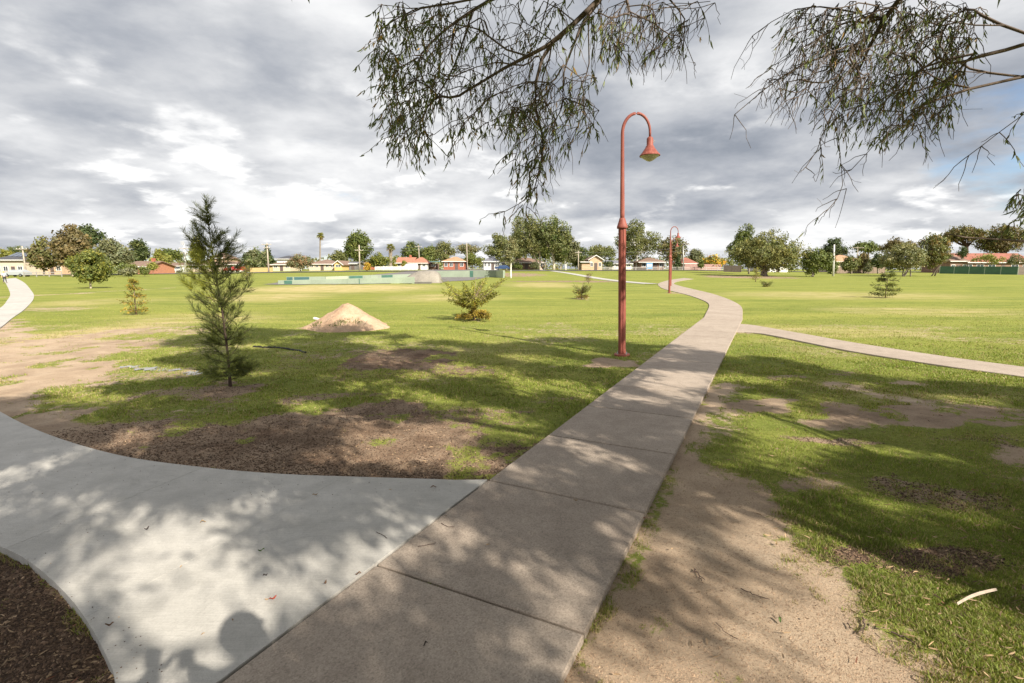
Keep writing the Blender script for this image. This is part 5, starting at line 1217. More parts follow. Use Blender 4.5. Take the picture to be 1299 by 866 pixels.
def house(label, x0, x1, yeave, yridge, Y, D=9, wall='cream', roof='brown', style='hip', wins=3, over=.5, door=True, chim=False, trim=WHT, name='house', solar=False, garage=False, cat='house'):
    a = at(x0, yeave, Y); b = at(x1, yeave, Y); cx = (a[0]+b[0])/2; W = b[0]-a[0]; gz0 = float(H(cx, Y)); ze = max(a[2]-gz0, 1.9); zr = max(at(x0, yridge, Y+(0 if style == 'gfront' else D/2))[2]-gz0, ze+.5)
    o = thing(name, label, cat, (cx, Y, gz0)); h = W/2; wm = WM_[wall]; m = MB(); m.box((-h, 0, -.3), (h, D, ze))
    if style == 'gfront': m.add([[-h, 0, ze], [h, 0, ze], [0, 0, zr], [-h, D, ze], [h, D, ze], [0, D, zr]], T=[[0, 1, 2], [4, 3, 5]])
    if style == 'gside': m.add([[-h, 0, ze], [-h, D, ze], [-h, D/2, zr], [h, 0, ze], [h, D, ze], [h, D/2, zr]], T=[[0, 2, 1], [3, 4, 5]])
    m.build('wall', wm, o); rm = RM_[roof]; m = MB(); e = over; t = .14; H1 = h+e; y0 = -e; y1 = D+e; zl = ze-.12*e+.02
    def thick(V, faces):
        V = np.array(V, float); k = len(V); VV = np.vstack([V, V-np.array([0, 0, t])]); Q = []; T = []
        for f in faces:
            (Q if len(f) == 4 else T).append(f); (Q if len(f) == 4 else T).append([q+k for q in f[::-1]])
        return VV, T, Q, k
    if style == 'gfront':
        sl = (zr-ze)/h; ztop = zr+.1; zed = ze-sl*e+.1
        V, T, Q, k = thick([[-H1, y0, zed], [0, y0, ztop], [0, y1, ztop], [-H1, y1, zed], [H1, y0, zed], [H1, y1, zed]], [[0, 1, 2, 3], [1, 4, 5, 2]]); Q += [[0, k, k+1, 1], [1, k+1, k+4, 4], [3, 2, k+2, k+3], [2, 5, k+5, k+2], [0, 3, k+3, k], [4, k+4, k+5, 5]]
    elif style == 'gside':
        sl = (zr-ze)/(D/2); ztop = zr+.1; zed = ze-sl*e+.1
        V, T, Q, k = thick([[-H1, y0, zed], [H1, y0, zed], [H1, D/2, ztop], [-H1, D/2, ztop], [H1, y1, zed], [-H1, y1, zed]], [[0, 1, 2, 3], [3, 2, 4, 5]]); Q += [[0, k, k+1, 1], [5, 4, k+4, k+5], [0, 3, k+3, k], [3, 5, k+5, k+3], [1, k+1, k+2, 2], [2, k+2, k+4, 4]]
    elif style == 'flat':
        V, T, Q, k = thick([[-H1, y0, zr], [H1, y0, zr], [H1, y1, zr+.25], [-H1, y1, zr+.25]], [[0, 1, 2, 3]]); Q += [[0, k, k+1, 1], [1, k+1, k+2, 2], [2, k+2, k+3, 3], [3, k+3, k, 0]]
    else:
        rl = max(H1-(D/2+e), .4); ztop = zr+.08; zed = ze+.02
        V, T, Q, k = thick([[-H1, y0, zed], [H1, y0, zed], [H1, y1, zed], [-H1, y1, zed], [-rl, D/2, ztop], [rl, D/2, ztop]], [[0, 1, 5, 4], [1, 2, 5], [2, 3, 4, 5], [3, 0, 4]]); Q += [[0, k, k+1, 1], [1, k+1, k+2, 2], [2, k+2, k+3, 3], [3, k+3, k, 0]]
    m.add(V, T=T, Q=Q); ro = m.build('roof', rm, o)
    if style != 'gfront':
        m = MB(); m.box((-H1-.02, y0-.12, zed-.16 if style != 'flat' else zr-.2), (H1+.02, y0-.02, zed+.02 if style != 'flat' else zr)); m.build('gutter', trim, o)
    else:
        m = MB()
        for s_ in (-1, 1): m.add([[s_*H1, y0-.05, zed-.2], [0, y0-.05, ztop-.2], [0, y0-.05, ztop+.02], [s_*H1, y0-.05, zed+.02], [s_*H1, y0-.0, zed-.2], [0, y0-.0, ztop-.2], [0, y0, ztop+.02], [s_*H1, y0, zed+.02]], Q=[[0, 1, 2, 3], [4, 7, 6, 5], [3, 2, 6, 7], [0, 4, 5, 1]])
        m.build('barge_board', trim, o)
    n_ = wins+(1 if door else 0)+(1 if garage else 0); slots = [(-h+W*(i+.5)/max(n_, 1)) for i in range(n_)]; di = n_//2 if door else -1; gi = n_-1 if garage else -1
    for i, x in enumerate(slots):
        if i == gi: m = MB(); w2 = min(1.5, W/n_*.45); m.box((x-w2, -.05, 0), (x+w2, -.003, 2.15)); m.build('garage_door', trim, o); continue
        if i == di: m = MB(); m.box((x-.45, -.05, 0), (x+.45, -.003, 2.05)); m.build('door', DOORM, o); continue
        w2 = min(1.0, W/max(n_, 1)*.34); zt = min(ze-.25, 2.15); zb = .95; m = MB()
        for (p, q) in (((x-w2, -.07, zb), (x-w2+.09, -.003, zt)), ((x+w2-.09, -.07, zb), (x+w2, -.003, zt)), ((x-w2+.09, -.07, zt-.09), (x+w2-.09, -.003, zt)), ((x-w2+.09, -.09, zb), (x+w2-.09, -.003, zb+.09)), ((x-.03, -.06, zb+.09), (x+.03, -.003, zt-.09))): m.box(p, q)
        f = m.build('window', trim, o); m = MB(); m.box((x-w2+.09, -.03, zb+.09), (x+w2-.09, -.006, zt-.09)); m.build('pane', PANE, f)
    if chim: m = MB(); m.box((h*.3, D*.45, ze), (h*.3+.7, D*.45+.6, zr+.8)); m.build('chimney', WM_['red'], ro)
    if solar:
        m = MB(); sl = (zr-ze)/(D/2)
        for q in (-.55, -.2, .15, .5):
            xx = q*h; zz1 = ze+.3*(D/2)*sl+.25; zz2 = ze+.8*(D/2)*sl+.28; m.add([[xx, .3*D/2, zz1], [xx+h*.3, .3*D/2, zz1], [xx+h*.3, .8*D/2, zz2], [xx, .8*D/2, zz2]], Q=[[0, 1, 2, 3]])
        m.build('solar_panels', mat('solar_glass', (.10, .12, .16), .15, .1, spec=.8), ro)
    return o
house('cream house at the left edge with a dark roof carrying solar panels', -8, 29, 329.5, 319.5, 122, 11, 'cream', 'dark', 'hip', 3, solar=True)
house('orange brick house with a brown roof and white fascia boards', 157, 186, 338, 331.5, 122, 10, 'orange', 'brown', 'gside', 2, chim=True)
house('tan house glimpsed between the two leftmost gum trees', 52, 78, 333, 324, 128, 8, 'tan', 'brown', 'hip', 2)
house('low white fronted house with brown roof behind the red car, left of the tower pole', 206, 236, 338, 333.3, 150, 9, 'white', 'brown', 'gside', 2, garage=True)
house('cream walled house mostly hidden behind the casuarina', 238, 268, 336, 330, 150, 9, 'cream', 'brown', 'hip', 3)
house('tall tan two storey house right behind the casuarina crown', 266, 282, 327, 320.5, 165, 9, 'tan', 'brown', 'hip', 2)
house('white garage with two red cars before it', 286, 309, 335, 332, 150, 7, 'white', 'brown', 'gside', 1, door=False, garage=True)
house('small tan gabled house left of the first wooden power pole', 310, 328, 338, 333, 150, 8, 'tan', 'brown', 'gfront', 1, door=False)
house('two storey house with charcoal hipped roof and white walls', 351, 369, 328.2, 324.3, 165, 8, 'white', 'dark', 'hip', 2, door=False)
house('low brown roofed front part below the charcoal roofed two storey house', 346, 368, 337, 334, 150, 7, 'cream', 'brown', 'gside', 2)
house('long low cream house with a wide brown roof below the tall palm', 392, 425, 335.5, 329.3, 152, 9, 'cream', 'brown', 'hip', 4)
house('cream gabled house joined at the right end of the long brown roof', 424, 434, 336, 330.5, 149, 9, 'yellow', 'brown', 'gfront', 1, door=False)
house('dark grey shed with low roof beside the power pole', 434.5, 452, 336, 333, 155, 7, 'grey', 'grey', 'gside', 1)
house('small red brick house tucked left of the white picket fence', 458, 478, 337, 331, 165, 7, 'red', 'brown', 'hip', 2)
house('red brick house with its broad gable end and white corner', 503, 523, 333, 326.5, 168, 10, 'red', 'orange', 'gside', 2, chim=True)
house('white weatherboard wing under an orange tiled roof', 522, 541, 333.5, 326.5, 160, 9, 'white', 'orange', 'hip', 2)
house('small shed with a teal sheet roof between the brick houses', 545, 554, 334.6, 332, 165, 5, 'brown', 'teal', 'flat', 1, door=False, cat='shed', name='shed')
house('second red brick house with rusty orange roof and white door', 562.5, 589, 331.3, 325.8, 155, 9, 'red', 'sand', 'hip', 3, trim=WHT)
house('white walled house with grey hipped roof left of the white trunked gum', 613.5, 632, 331.5, 326, 155, 9, 'white', 'grey', 'hip', 3)
house('brown brick house hidden behind the middle gum clump', 637, 690, 333, 327, 160, 9, 'brown', 'brown', 'hip', 5)
house('tan brick two storey house with gables right of the slim power pole', 748, 764, 328.5, 323.6, 150, 9, 'tan', 'brown', 'gfront', 2)
house('lower tan brick wing at the left of the gabled two storey house', 738, 748.5, 336, 333.8, 148, 7, 'tan', 'brown', 'flat', 0, door=False)
house('white walled house showing behind the tall red lamp', 773, 801, 334.5, 330.5, 165, 8, 'white', 'grey', 'gside', 3)
house('brown brick house with a wide brown hipped roof behind the middle lamp', 813, 842.5, 332.3, 326.6, 145, 9, 'brown', 'brown', 'hip', 3, over=.9)
house('house with a red tiled roof behind the pink brick wall', 866, 884, 334, 326.8, 160, 9, 'pink', 'red', 'hip', 2)
house('house with a long sandy orange roof behind the shrubby trees on the right', 1056, 1103, 331.5, 323.6, 140, 10, 'cream', 'sand', 'hip', 4)
house('house with pale brown roof left of the green metal fence', 1206, 1228, 331, 321.3, 130, 9, 'brown', 'brown', 'hip', 2)
house('long brown brick house with red brown roof behind the green fence', 1222, 1310, 332, 321.5, 138, 10, 'brown', 'red', 'gside', 5)
house('small white house glimpsed behind the mulch bed tree', 966, 1000, 335, 329, 135, 8, 'white', 'grey', 'hip', 3)
# real-estate board on the brown brick house
b = at(823.8, 340, 143.5); gz0 = float(H(b[0], 143.5)); o = thing('sale_board', 'blue and white property board standing before the brown brick house', 'sign', (b[0], b[1], gz0))
for xx in (-.75, .75): m = MB(); m.box((xx-.05, -.03, -.1), (xx+.05, .03, 2.1)); m.build('post', WHT, o)
m = MB(); m.box((-.85, -.10, .3), (.85, -.035, 2.0)); m.build('board', mat('board_blue', (.10, .30, .52), .5), o)
m = MB(); m.box((-.70, -.112, 1.1), (.70, -.102, 1.75)); m.build('white_field', mat('board_white', (.8, .82, .85), .5), o)

# ------------------------------------------------------------------ fences and walls
def fence(name, label, x0, x1, Y0, Y1, hgt, kind, mt, cat='fence', bay=2.4, th=.06, postm=None):
    a = at(x0, 345, Y0)[:2]; b = at(x1, 345, Y1)[:2]; d = b-a; Ld = np.linalg.norm(d); o = thing(name, label, cat, (a[0], a[1], float(H(*a))), math.atan2(d[1], d[0])); n = max(2, int(Ld/bay)); z0 = float(H(*a))
    zz = lambda s: float(H(*(a+d*s/Ld)))-z0
    for i in range(n+1):
        s = Ld*i/n; z = zz(s)
        if kind != 'brick': m = MB(); m.box((s-.06, -.075, z-.2), (s+.06, .045, z+hgt+.04)); m.build('post', postm or mt, o)
        if i == n: break
        s1 = Ld*(i+1)/n; z1 = zz(s1); 
        def bx(sa, sb, h0, h1, t=th):
            za = z+(z1-z)*(sa-s)/(s1-s); zb = z+(z1-z)*(sb-s)/(s1-s)
            return np.array([[sa, -t/2, za+h0], [sb, -t/2, zb+h0], [sb, t/2, zb+h0], [sa, t/2, za+h0], [sa, -t/2, za+h1], [sb, -t/2, zb+h1], [sb, t/2, zb+h1], [sa, t/2, za+h1]])
        QQ = [[0, 3, 2, 1], [4, 5, 6, 7], [0, 1, 5, 4], [1, 2, 6, 5], [2, 3, 7, 6], [3, 0, 4, 7]]
        m = MB()
        if kind == 'panel' or kind == 'brick':
            m.add(bx(s+(.06 if kind == 'panel' else 0), s1-(.06 if kind == 'panel' else 0), .0 if kind == 'panel' else -.2, hgt), Q=QQ)
            if kind == 'panel':
                for q in np.arange(s+.2, s1-.1, .2): m.add(bx(q, q+.1, .03, hgt-.05, th+.03), Q=QQ)
        elif kind == 'picket':
            for q in np.arange(s+.1, s1-.05, .16): m.add(bx(q, q+.09, .05, hgt, .03), Q=QQ)
            m.add(bx(s+.06, s1-.06, .3, .38, .05), Q=QQ); m.add(bx(s+.06, s1-.06, hgt-.35, hgt-.27, .05), Q=QQ)
        else:
            for hh_ in (.35, .8): m.add(bx(s+.06, s1-.06, hh_, hh_+.12, .05), Q=QQ)
        m.build('rails' if kind == 'rail' else 'panel', mt, o)
GRF = mat('green_steel_sheet', (.07, .15, .095), .6, .12, 1); GRP = mat('pale_green_post', (.34, .42, .33), .6)
fence('metal_fence', 'dark green metal panel fence with pale posts on the right', 1192, 1291, 124, 112, 1.75, 'panel', GRF, postm=GRP, bay=2.5)
fence('timber_fence', 'short grey timber fence at the right end of the green one', 1291.6, 1330, 112, 110, 1.7, 'panel', mat('grey_timber', (.27, .22, .19), .9, .2))
fence('picket_fence', 'low white picket fence beside the thick palm', 476, 529, 148, 148, 1.1, 'picket', WHT)
fence('rail_fence', 'pale post and rail fence across the far lawn behind the middle lamp', 762, 925, 141.5, 141.5, 1.0, 'rail', mat('pale_rail', (.48, .45, .40), .8), bay=3)
fence('brick_wall', 'long pinkish brick garden wall right of the middle lamp', 868, 914, 147, 147, 1.75, 'brick', WM_['pink'], 'wall', th=.25, bay=6)
fence('timber_fence', 'dark timber fence between the autumn tree and the tall dark gum', 918, 940, 130, 128, 1.6, 'panel', mat('dark_timber', (.14, .11, .095), .9, .2))
fence('yellow_fence', 'low yellowish timber fence under the first wooden power pole', 318, 346, 140, 140, 1.15, 'panel', mat('yellow_timber', (.50, .36, .17), .9, .15))
fence('rail_fence', 'low grey rail fence under the leftmost gum trees', 30, 78, 101, 101, 1.0, 'rail', mat('grey_rail', (.33, .31, .29), .8), bay=2.4)
fence('timber_fence', 'brownish timber fence behind the shrubby trees on the right', 1052, 1122, 126, 126, 1.5, 'panel', mat('brown_timber', (.28, .21, .16), .9, .2))
# ------------------------------------------------------------------ parked cars
CARP = dict(blue=(.05, .22, .42), red=(.45, .03, .03), black=(.03, .03, .035), white=(.7, .7, .7), silver=(.38, .40, .42), navy=(.03, .06, .14))
TYRE = mat('tyre_rubber', (.02, .02, .02), .9); RIM = mat('wheel_rim', (.45, .45, .46), .35, metal=.8)
def car(label, xc, Y, col, rz, name='parked_car', Ln=4.3, van=False):
    b = at(xc, 345, Y); gz0 = float(H(b[0], Y)); o = thing(name, label, 'car', (b[0], b[1], gz0+(.12 if 110 < Y < 147 else 0)), rz, 'cars parked along the street'); mt = mat('car_paint_'+col, CARP[col], .25, .03, spec=.6)
    pr = np.array([(-2.15, .35), (-2.15, .75), (-2.0, .92), (-1.1, 1.0), (-.5, 1.40), (1.2, 1.42), (1.9, 1.0), (2.15, .9), (2.15, .35)]) if not van else np.array([(-2.15, .35), (-2.15, .85), (-1.75, 1.1), (-1.2, 1.75), (2.0, 1.8), (2.15, 1.0), (2.15, .35), (2.1, .34), (2.05, .34)])
    m = MB(); V = []; n = len(pr)
    for y, k in ((-.86, 0), (-.72, 1), (.72, 1), (.86, 0)):
        for (x, z) in pr: V.append([x, y*(1 if z < 1.02 else .85), z if (k or z < 1.02) else 1.0+(z-1.0)*.93])
    Q = [[r_*n+i, r_*n+i+1, (r_+1)*n+i+1, (r_+1)*n+i] for r_ in range(3) for i in range(n-1)]+[[r_*n+n-1, r_*n, (r_+1)*n, (r_+1)*n+n-1] for r_ in range(3)]
    m.add(V, Q=Q); 
    tr1 = mathutils.geometry.tessellate_polygon([[Vector((p[0], p[1], 0)) for p in pr]]); m.add(V[:n], T=[list(t) for t in tr1]); m.add(V[3*n:], T=[list(t)[::-1] for t in tr1])
    m.build('body', mt, o, bevel=.03)
    for s_ in (-1, 1): m = MB(); m.add([[-.85, s_*.80, 1.02], [1.45, s_*.80, 1.02], [1.05, s_*.755, 1.33], [-.45, s_*.755, 1.33], [-.85, s_*.77, 1.02], [1.45, s_*.77, 1.02], [1.05, s_*.725, 1.33], [-.45, s_*.725, 1.33]], Q=[[0, 1, 2, 3], [4, 7, 6, 5], [0, 4, 5, 1], [2, 6, 7, 3]]); m.build('side_window', PANE, o)
    m = MB(); m.add([[-1.12, -.62, 1.02], [-1.12, .62, 1.02], [-.55, .56, 1.40], [-.55, -.56, 1.40]], Q=[[0, 3, 2, 1]]); m.v[-1] = m.v[-1]+np.array([-.03, 0, .02]); m.build('windscreen', PANE, o)
    for x in (-1.35, 1.35):
        for y in (-.80, .80):
            m = MB(); m.tube([[x, y-.1, .31], [x, y+.1, .31]], .31, 16); wl = m.build('wheel', TYRE, o); m = MB(); yy = y+(.105 if y > 0 else -.105); m.tube([[x, yy-.01, .31], [x, yy+.01, .31]], .19, 12); m.build('rim', RIM, wl)
    for y in (-.6, .6): m = MB(); m.box((-2.17, y-.16, .66), (-2.12, y+.16, .8)); m.build('headlight', mat('headlight_lens', (.7, .7, .68), .2), o)
car('silver hatchback parked at the far left street', 22, 104, 'silver', 0)
car('blue car parked left of the red one by the orange brick house', 200.5, 139, 'blue', .1)
car('red car parked before the house left of the tower pole', 212.5, 141, 'red', 1.4)
car('white car parked just left of the tower pole', 229, 143, 'white', 1.45)
car('left red car of the pair before the white garage', 293.5, 142, 'red', 1.5)
car('right red car of the pair before the white garage', 303, 142, 'red', 1.5)
car('navy car parked beside the white walled house with the grey roof', 637, 149.5, 'navy', 0)
car('white van parked before the white weatherboard wing', 521, 152, 'white', 0, van=True, name='parked_van')

# ------------------------------------------------------------------ people
SKIN = mat('skin', (.55, .34, .24), .6)
def figure(joints, edges, radii, name, mt, parent, sub=2):
    me = bpy.data.meshes.new(name); me.from_pydata(joints, edges, []); o = bpy.data.objects.new(name, me); COL.objects.link(o)
    s = o.modifiers.new('s', 'SKIN'); sk = me.skin_vertices[0].data if me.skin_vertices else None
    if sk is None:
        bpy.context.view_layer.objects.active = o; bm_ = bpy.data.meshes; import bmesh
        bm = bmesh.new(); bm.from_mesh(me); bm.verts.layers.skin.verify(); bm.to_mesh(me); bm.free(); sk = me.skin_vertices[0].data
    for i, rr_ in enumerate(radii): sk[i].radius = (rr_, rr_*.9) if not isinstance(rr_, tuple) else rr_
    sk[0].use_root = True; su = o.modifiers.new('u', 'SUBSURF'); su.levels = sub; su.render_levels = sub
    dg = bpy.context.evaluated_depsgraph_get(); dg.update(); nm_ = bpy.data.meshes.new_from_object(o.evaluated_get(dg)); o.modifiers.clear(); o.data = nm_; nm_.name = name
    for p in nm_.polygons: p.use_smooth = True
    nm_.materials.clear(); nm_.materials.append(mt); o.parent = parent; return o
def ell(mb, c, r_, n=16):
    u = np.linspace(0, PI, 10); mb.lathe([(math.sin(t), math.cos(t)) for t in u], n); mb.v[-1] = mb.v[-1]*np.array(r_)+np.array(c)
def person(label, loc, rz, h, pose, top, bottom, hair, helmet=None):
    o = thing('person', label, 'person', loc, rz); o.scale = (h/1.75,)*3
    if pose == 'walk': hands = [(.28, .18, .82), (-.27, -.12, .84)]; elb = [(.27, -.02, 1.1), (-.27, -.05, 1.1)]; feet = [(.1, .26, .08), (-.1, -.24, .10)]; kn = [(.1, .16, .5), (-.1, .02, .48)]
    else: hands = [(-.17, -.10, 1.60), (-.30, -.10, 1.60)]; elb = [(.16, -.02, 1.30), (-.42, -.06, 1.32)]; feet = [(.12, 0, .07), (-.12, 0, .07)]; kn = [(.11, .03, .5), (-.11, .03, .5)]
    J = [(0, 0, .95), (0, 0, 1.12), (0, 0, 1.33), (0, 0, 1.46), (0, .01, 1.53), (0, .02, 1.60), (0, .02, 1.68), (.18, 0, 1.42), elb[0], hands[0], (-.18, 0, 1.42), elb[1], hands[1], (.09, 0, .90), kn[0], feet[0], (feet[0][0], feet[0][1]+.16, .03), (-.09, 0, .90), kn[1], feet[1], (feet[1][0], feet[1][1]+.16, .03)]
    E = [(0, 1), (1, 2), (2, 3), (3, 4), (4, 5), (5, 6), (3, 7), (7, 8), (8, 9), (3, 10), (10, 11), (11, 12), (0, 13), (13, 14), (14, 15), (15, 16), (0, 17), (17, 18), (18, 19), (19, 20)]
    Rd = [(.16, .11), (.14, .105), (.17, .115), (.10, .085), .06, .088, .078, .068, .045, .034, .068, .045, .034, .098, .062, .042, .034, .098, .062, .042, .034]
    figure(J, E, Rd, 'body', SKIN, o)
    # clothing shells, a little proud of the body
    Jt = J[:4]+[J[7], J[8], J[10], J[11]]; Et = [(0, 1), (1, 2), (2, 3), (3, 4), (4, 5), (3, 6), (6, 7)]; Rt = [(.185, .135), (.165, .13), (.19, .135), (.115, .10), .085, .062, .085, .062]
    figure(Jt, Et, Rt, 'shirt', top, o)
    Jb = [J[0], J[13], J[14], (feet[0][0], feet[0][1], .13), J[17], J[18], (feet[1][0], feet[1][1], .13)]; figure(Jb, [(0, 1), (1, 2), (2, 3), (0, 4), (4, 5), (5, 6)], [(.18, .135), .115, .08, .062, .115, .08, .062], 'trousers', bottom, o)
    m = MB(); ell(m, (0, .0, 1.675), (.080, .095, .092)); hh_ = m.build('hair' if helmet is None else 'cap', hair if helmet is None else helmet, o, True)
    m = MB(); ell(m, (0, .115, 1.625), (.012, .02, .02)); m.build('nose', SKIN, o, True)
    for s_ in (-1, 1):
        m = MB(); ell(m, (s_*.034, .098, 1.655), (.012, .008, .008)); m.build('eye', mat('eye_dark', (.05, .04, .03)), o, True)
        m = MB(); f0 = feet[0] if s_ > 0 else feet[1]; ell(m, (f0[0], f0[1]+.07, .045), (.05, .14, .05)); m.build('shoe', mat('dark_shoe', (.05, .045, .04), .7), o, True)
        hp = np.array(hands[0] if s_ > 0 else hands[1]); 
        for k in range(5):
            a = hp+np.array([(-.03+.015*k)*1.0, 0, 0]); dz = -.085 if pose == 'walk' else .07
            m = MB(); th_ = k == 4; m.tube([a, a+np.array([0, .01, dz*.6]) if not th_ else a+np.array([-s_*.03, .02, dz*.3]), a+np.array([0, .03, dz*(1-.1*abs(k-1.5))]) if not th_ else a+np.array([-s_*.04, .035, dz*.6])], [.0095, .009, .007], 6); m.build('finger', SKIN, o, True)
    return o
gch = G(6.5, 359.3); person('child in pale blue grey top and yellow cap walking on the far left path', (gch[0], gch[1], .05), .5, 1.32, 'walk', mat('pale_blue_shirt', (.42, .46, .52), .9), mat('dark_trousers', (.05, .05, .06), .9), None, mat('yellow_cap', (.55, .36, .06), .8))
PH = person('photographer standing on the path behind the lens, casting the shadow with raised arms', (.40, .03, .022), 0, 1.90, 'shoot', mat('grey_jacket', (.12, .12, .13), .9), mat('navy_jeans', (.05, .06, .09), .9), mat('brown_hair', (.06, .04, .03), .8))
o = thing('handheld_camera', 'black camera held up by the photographer', 'camera', (0, -.115, CAMZ)); m = MB(); m.box((-.07, -.035, -.05), (.07, .03, .05)); m.build('body', mat('black_camera', (.02, .02, .02), .5), o, bevel=.008); m = MB(); m.tube([[0, .03, 0], [0, .07, 0]], .036, 20); m.build('lens_barrel', mat('black_camera', (.02, .02, .02), .5), o, True)

# ------------------------------------------------------------------ fallen leaves, twigs and bark
LITL = []
def pathz(x, y):
    for q in NEWQ:
        if inpoly(np.array([x]), np.array([y]), [tuple(p) for p in np.asarray(q)])[0]: return .027+float(H(x, y))
    for q in OLDQ:
        if inpoly(np.array([x]), np.array([y]), [tuple(p) for p in np.asarray(q)])[0]: return .024+float(H(x, y))
    return float(gz(x, y))+.008
LEAFC = dict(red=(.38, .07, .04), brown=(.16, .085, .04), green=(.10, .17, .04), tan=(.36, .25, .13), dark=(.05, .035, .025), grey=(.34, .31, .27))
def fallen_leaf(label, px, py, Ln, col, rot, seed=0):
    Ln = Ln*.62
    g = G(px, py); z = pathz(g[0], g[1]); n = 9; t = np.linspace(0, 1, n); w_ = .17*np.sin(np.clip(t, 0, 1)*PI)**.8*Ln; x = (t-.5)*Ln; y = .07*Ln*np.sin(t*PI*.9+seed); zz = .012*np.sin(t*3+seed)**2+.0025
    V = np.vstack([np.c_[x, y-w_, zz+.004], np.c_[x, y, zz], np.c_[x, y+w_, zz+.005]]); Q = [[i, i+1, n+i+1, n+i] for i in range(n-1)]+[[n+i, n+i+1, 2*n+i+1, 2*n+i] for i in range(n-1)]
    m = MB(); m.add(V, Q=Q); o = m.build('fallen_leaf', mat('fallen_leaf_'+col, LEAFC[col], .7, .3, 40)); s = o.modifiers.new('t', 'SOLIDIFY'); s.thickness = .0008; o.location = (g[0], g[1], z); o.rotation_euler = (0, 0, rot)
    tag(o, label, 'leaf', 'leaves fallen on the paths and dirt'); return o
for a in [('small red leaf on the pale concrete above the photographer shadow', 347, 767, .055, 'red', 1.0), ('green leaf near the middle of the pale concrete', 332, 705, .055, 'green', .1), ('dark curled leaf on the pale concrete below the green leaf', 337, 737, .04, 'dark', .9),
          ('brown leaf on the sunlit lower left of the pale concrete', 140, 801, .05, 'brown', .5), ('tiny dark leaf near the left part of the pale concrete', 187, 677, .05, 'dark', 1.2), ('small tan leaf left of the green leaf on pale concrete', 258, 668, .05, 'tan', .6),
          ('brown leaf near the saw joint right of the green leaf', 413, 747, .045, 'brown', 1.4), ('tiny brown leaf on the pale concrete beside the mulch corner', 550, 623, .07, 'brown', .2), ('small brown leaf near the upper saw cut', 400, 633, .06, 'tan', .7),
          ('tan leaf on sunlit sandy dirt', 985, 690, .055, 'tan', 1.0), ('bright green leaf on the sandy dirt right of the path', 989, 785, .05, 'green', 1.5), ('brown leaf lying on the joint of the grey path', 455, 735, .045, 'brown', .3), ('pale fallen leaf on the grass before the branch path', 993, 461, .10, 'grey', .1),
          ('dark leaf in the middle of the nearest grey path panel', 540, 825, .035, 'dark', .8), ('tan leaf on the third grey path panel', 730, 640, .05, 'tan', .5)]: fallen_leaf(*a, seed=a[1])
def twig(label, pts, rad, col=TWIG, fork=True):
    P = []
    for x, y in pts: g = G(x, y); P.append([g[0], g[1], pathz(g[0], g[1])+rad])
    P = np.array(P); c = P[0].copy(); m = MB(); Pi = np.array([[np.interp(t, np.arange(len(P)), P[:, k]) for k in range(3)] for t in np.linspace(0, len(P)-1, 9)]); Pi[1:-1, :2] += R.normal(size=(7, 2))*rad*1.2
    m.tube(Pi-c, np.linspace(rad, rad*.5, 9), 6)
    if fork: e = Pi[5]+(Pi[7]-Pi[4])*.7+np.array([.012, -.015, .004]); m.tube(np.array([Pi[4], (Pi[4]+e)/2, e])-c, rad*.5, 5)
    o = m.build('fallen_twig', col); o.location = tuple(c); return tag(o, label, 'twig', 'twigs fallen on the paths and dirt')
for a in [('short twig standing out on the sandy dirt right of the path', [(881, 720), (886, 727), (890, 735)], .004), ('long thin curved twig on the shaded dirt', [(908, 787), (920, 800), (936, 808)], .002), ('hooked dark twig at the grass edge of the sandy dirt', [(1094, 782), (1096, 794), (1088, 802)], .004),
          ('thin twig across the grey path near the pale concrete', [(1, 1), (2, 2)], 0), ('bent twig on the pale concrete by the joint', [(1, 1), (2, 2)], 0), ('small twig on the grey path in shade', [(530, 698), (540, 697), (553, 693)], .002), ('tiny twig left of the hooked one', [(1075, 788), (1079, 796)], .003), ('twig lying in the grass near the pale bark strip', [(1130, 800), (1150, 808), (1170, 822)], .004),
          ('thin twig on the pale concrete next to the grey path', [(478, 680), (486, 684), (491, 688)], .002), ('short dark twig on the third grey path panel', [(560, 668), (568, 673), (577, 672)], .002), ('twig on the sandy dirt left of the green leaf', [(940, 745), (955, 752), (972, 757)], .003)]:
    if a[2] > 0: twig(*a)
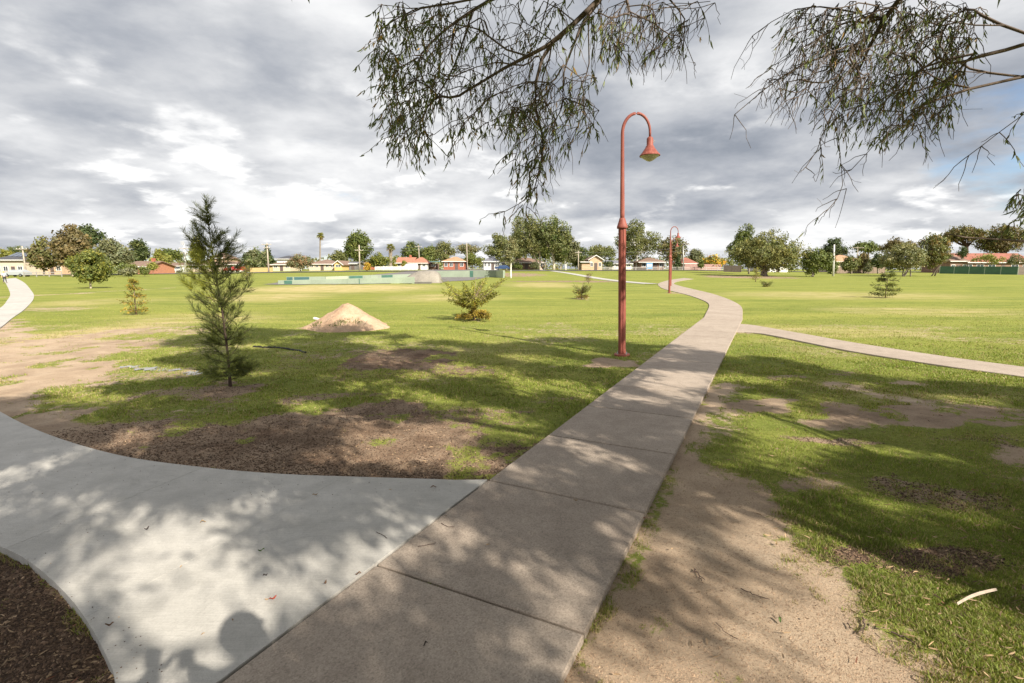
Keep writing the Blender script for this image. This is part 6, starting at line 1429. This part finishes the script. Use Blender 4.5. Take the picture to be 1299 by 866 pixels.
g0, g1 = G(1213, 771), G(1262, 757); m = MB(); k = 12; t = np.linspace(0, 1, k); P = g0[:2]+(g1[:2]-g0[:2])*t[:, None]; P[:, 1] += .014*np.sin(t*PI); c = P[0]; w_ = .011*(1-.6*np.abs(t-.6)); zz = np.array([float(gz(*p)) for p in P]).max()+.035+t*.02
V = np.vstack([np.c_[P[:, 0]-c[0], P[:, 1]-c[1]-w_, zz], np.c_[P[:, 0]-c[0], P[:, 1]-c[1], zz+.009], np.c_[P[:, 0]-c[0], P[:, 1]-c[1]+w_, zz]]); m.add(V, Q=[[i, i+1, k+i+1, k+i] for i in range(k-1)]+[[k+i, k+i+1, 2*k+i+1, 2*k+i] for i in range(k-1)])
o = m.build('bark_strip', mat('pale_bark_strip', (.40, .32, .25), .8, .2, 30)); o.location = (c[0], c[1], 0); sm = o.modifiers.new('t', 'SOLIDIFY'); sm.thickness = .003; tag(o, 'long pale strip of bark lying in the grass at the lower right', 'bark strip')
# leaf litter in the grass and mulch
m = MB(); r = np.random.default_rng(8); k = 5200; d = 1/(1/11.0+(1/1.8-1/11.0)*r.random(k)); x = r.uniform(-1.2, 1.2, k)*d; y = d; D, K_, Y_ = masks(x, y); kp = (~on_path(x, y, 0) | (r.random(k) < .02)) & (r.random(k) < np.where((D > .6) & (K_ < .35), .06, .25+.2*(K_ > .4)*(D > .3)+.35*(x > 1.3)))
x, y = x[kp], y[kp]; op = on_path(x, y, 0); P = np.c_[x, y, np.where(op, .034, gz(x, y)+r.uniform(.006, .03, len(x)))]; dd = rnd_dirs(len(x), r)*np.array([1, 1, .15]); c = np.array([.34, .23, .13])*r.uniform(.35, 1.35, (len(x), 1)); c[r.random(len(x)) < .08] = (.26, .12, .07)
leaf_mesh(m, P, unit(dd), r.uniform(.018, .06, len(x))*np.where(op, .5, 1), .007, c, True, r)
tag(m.build('leaf_litter', mat('dry_leaf_litter', (1, 1, 1), .75, .15, tint=True)), 'dry gum leaves and bark bits littering the grass and bare earth', 'leaf litter', kind='stuff')
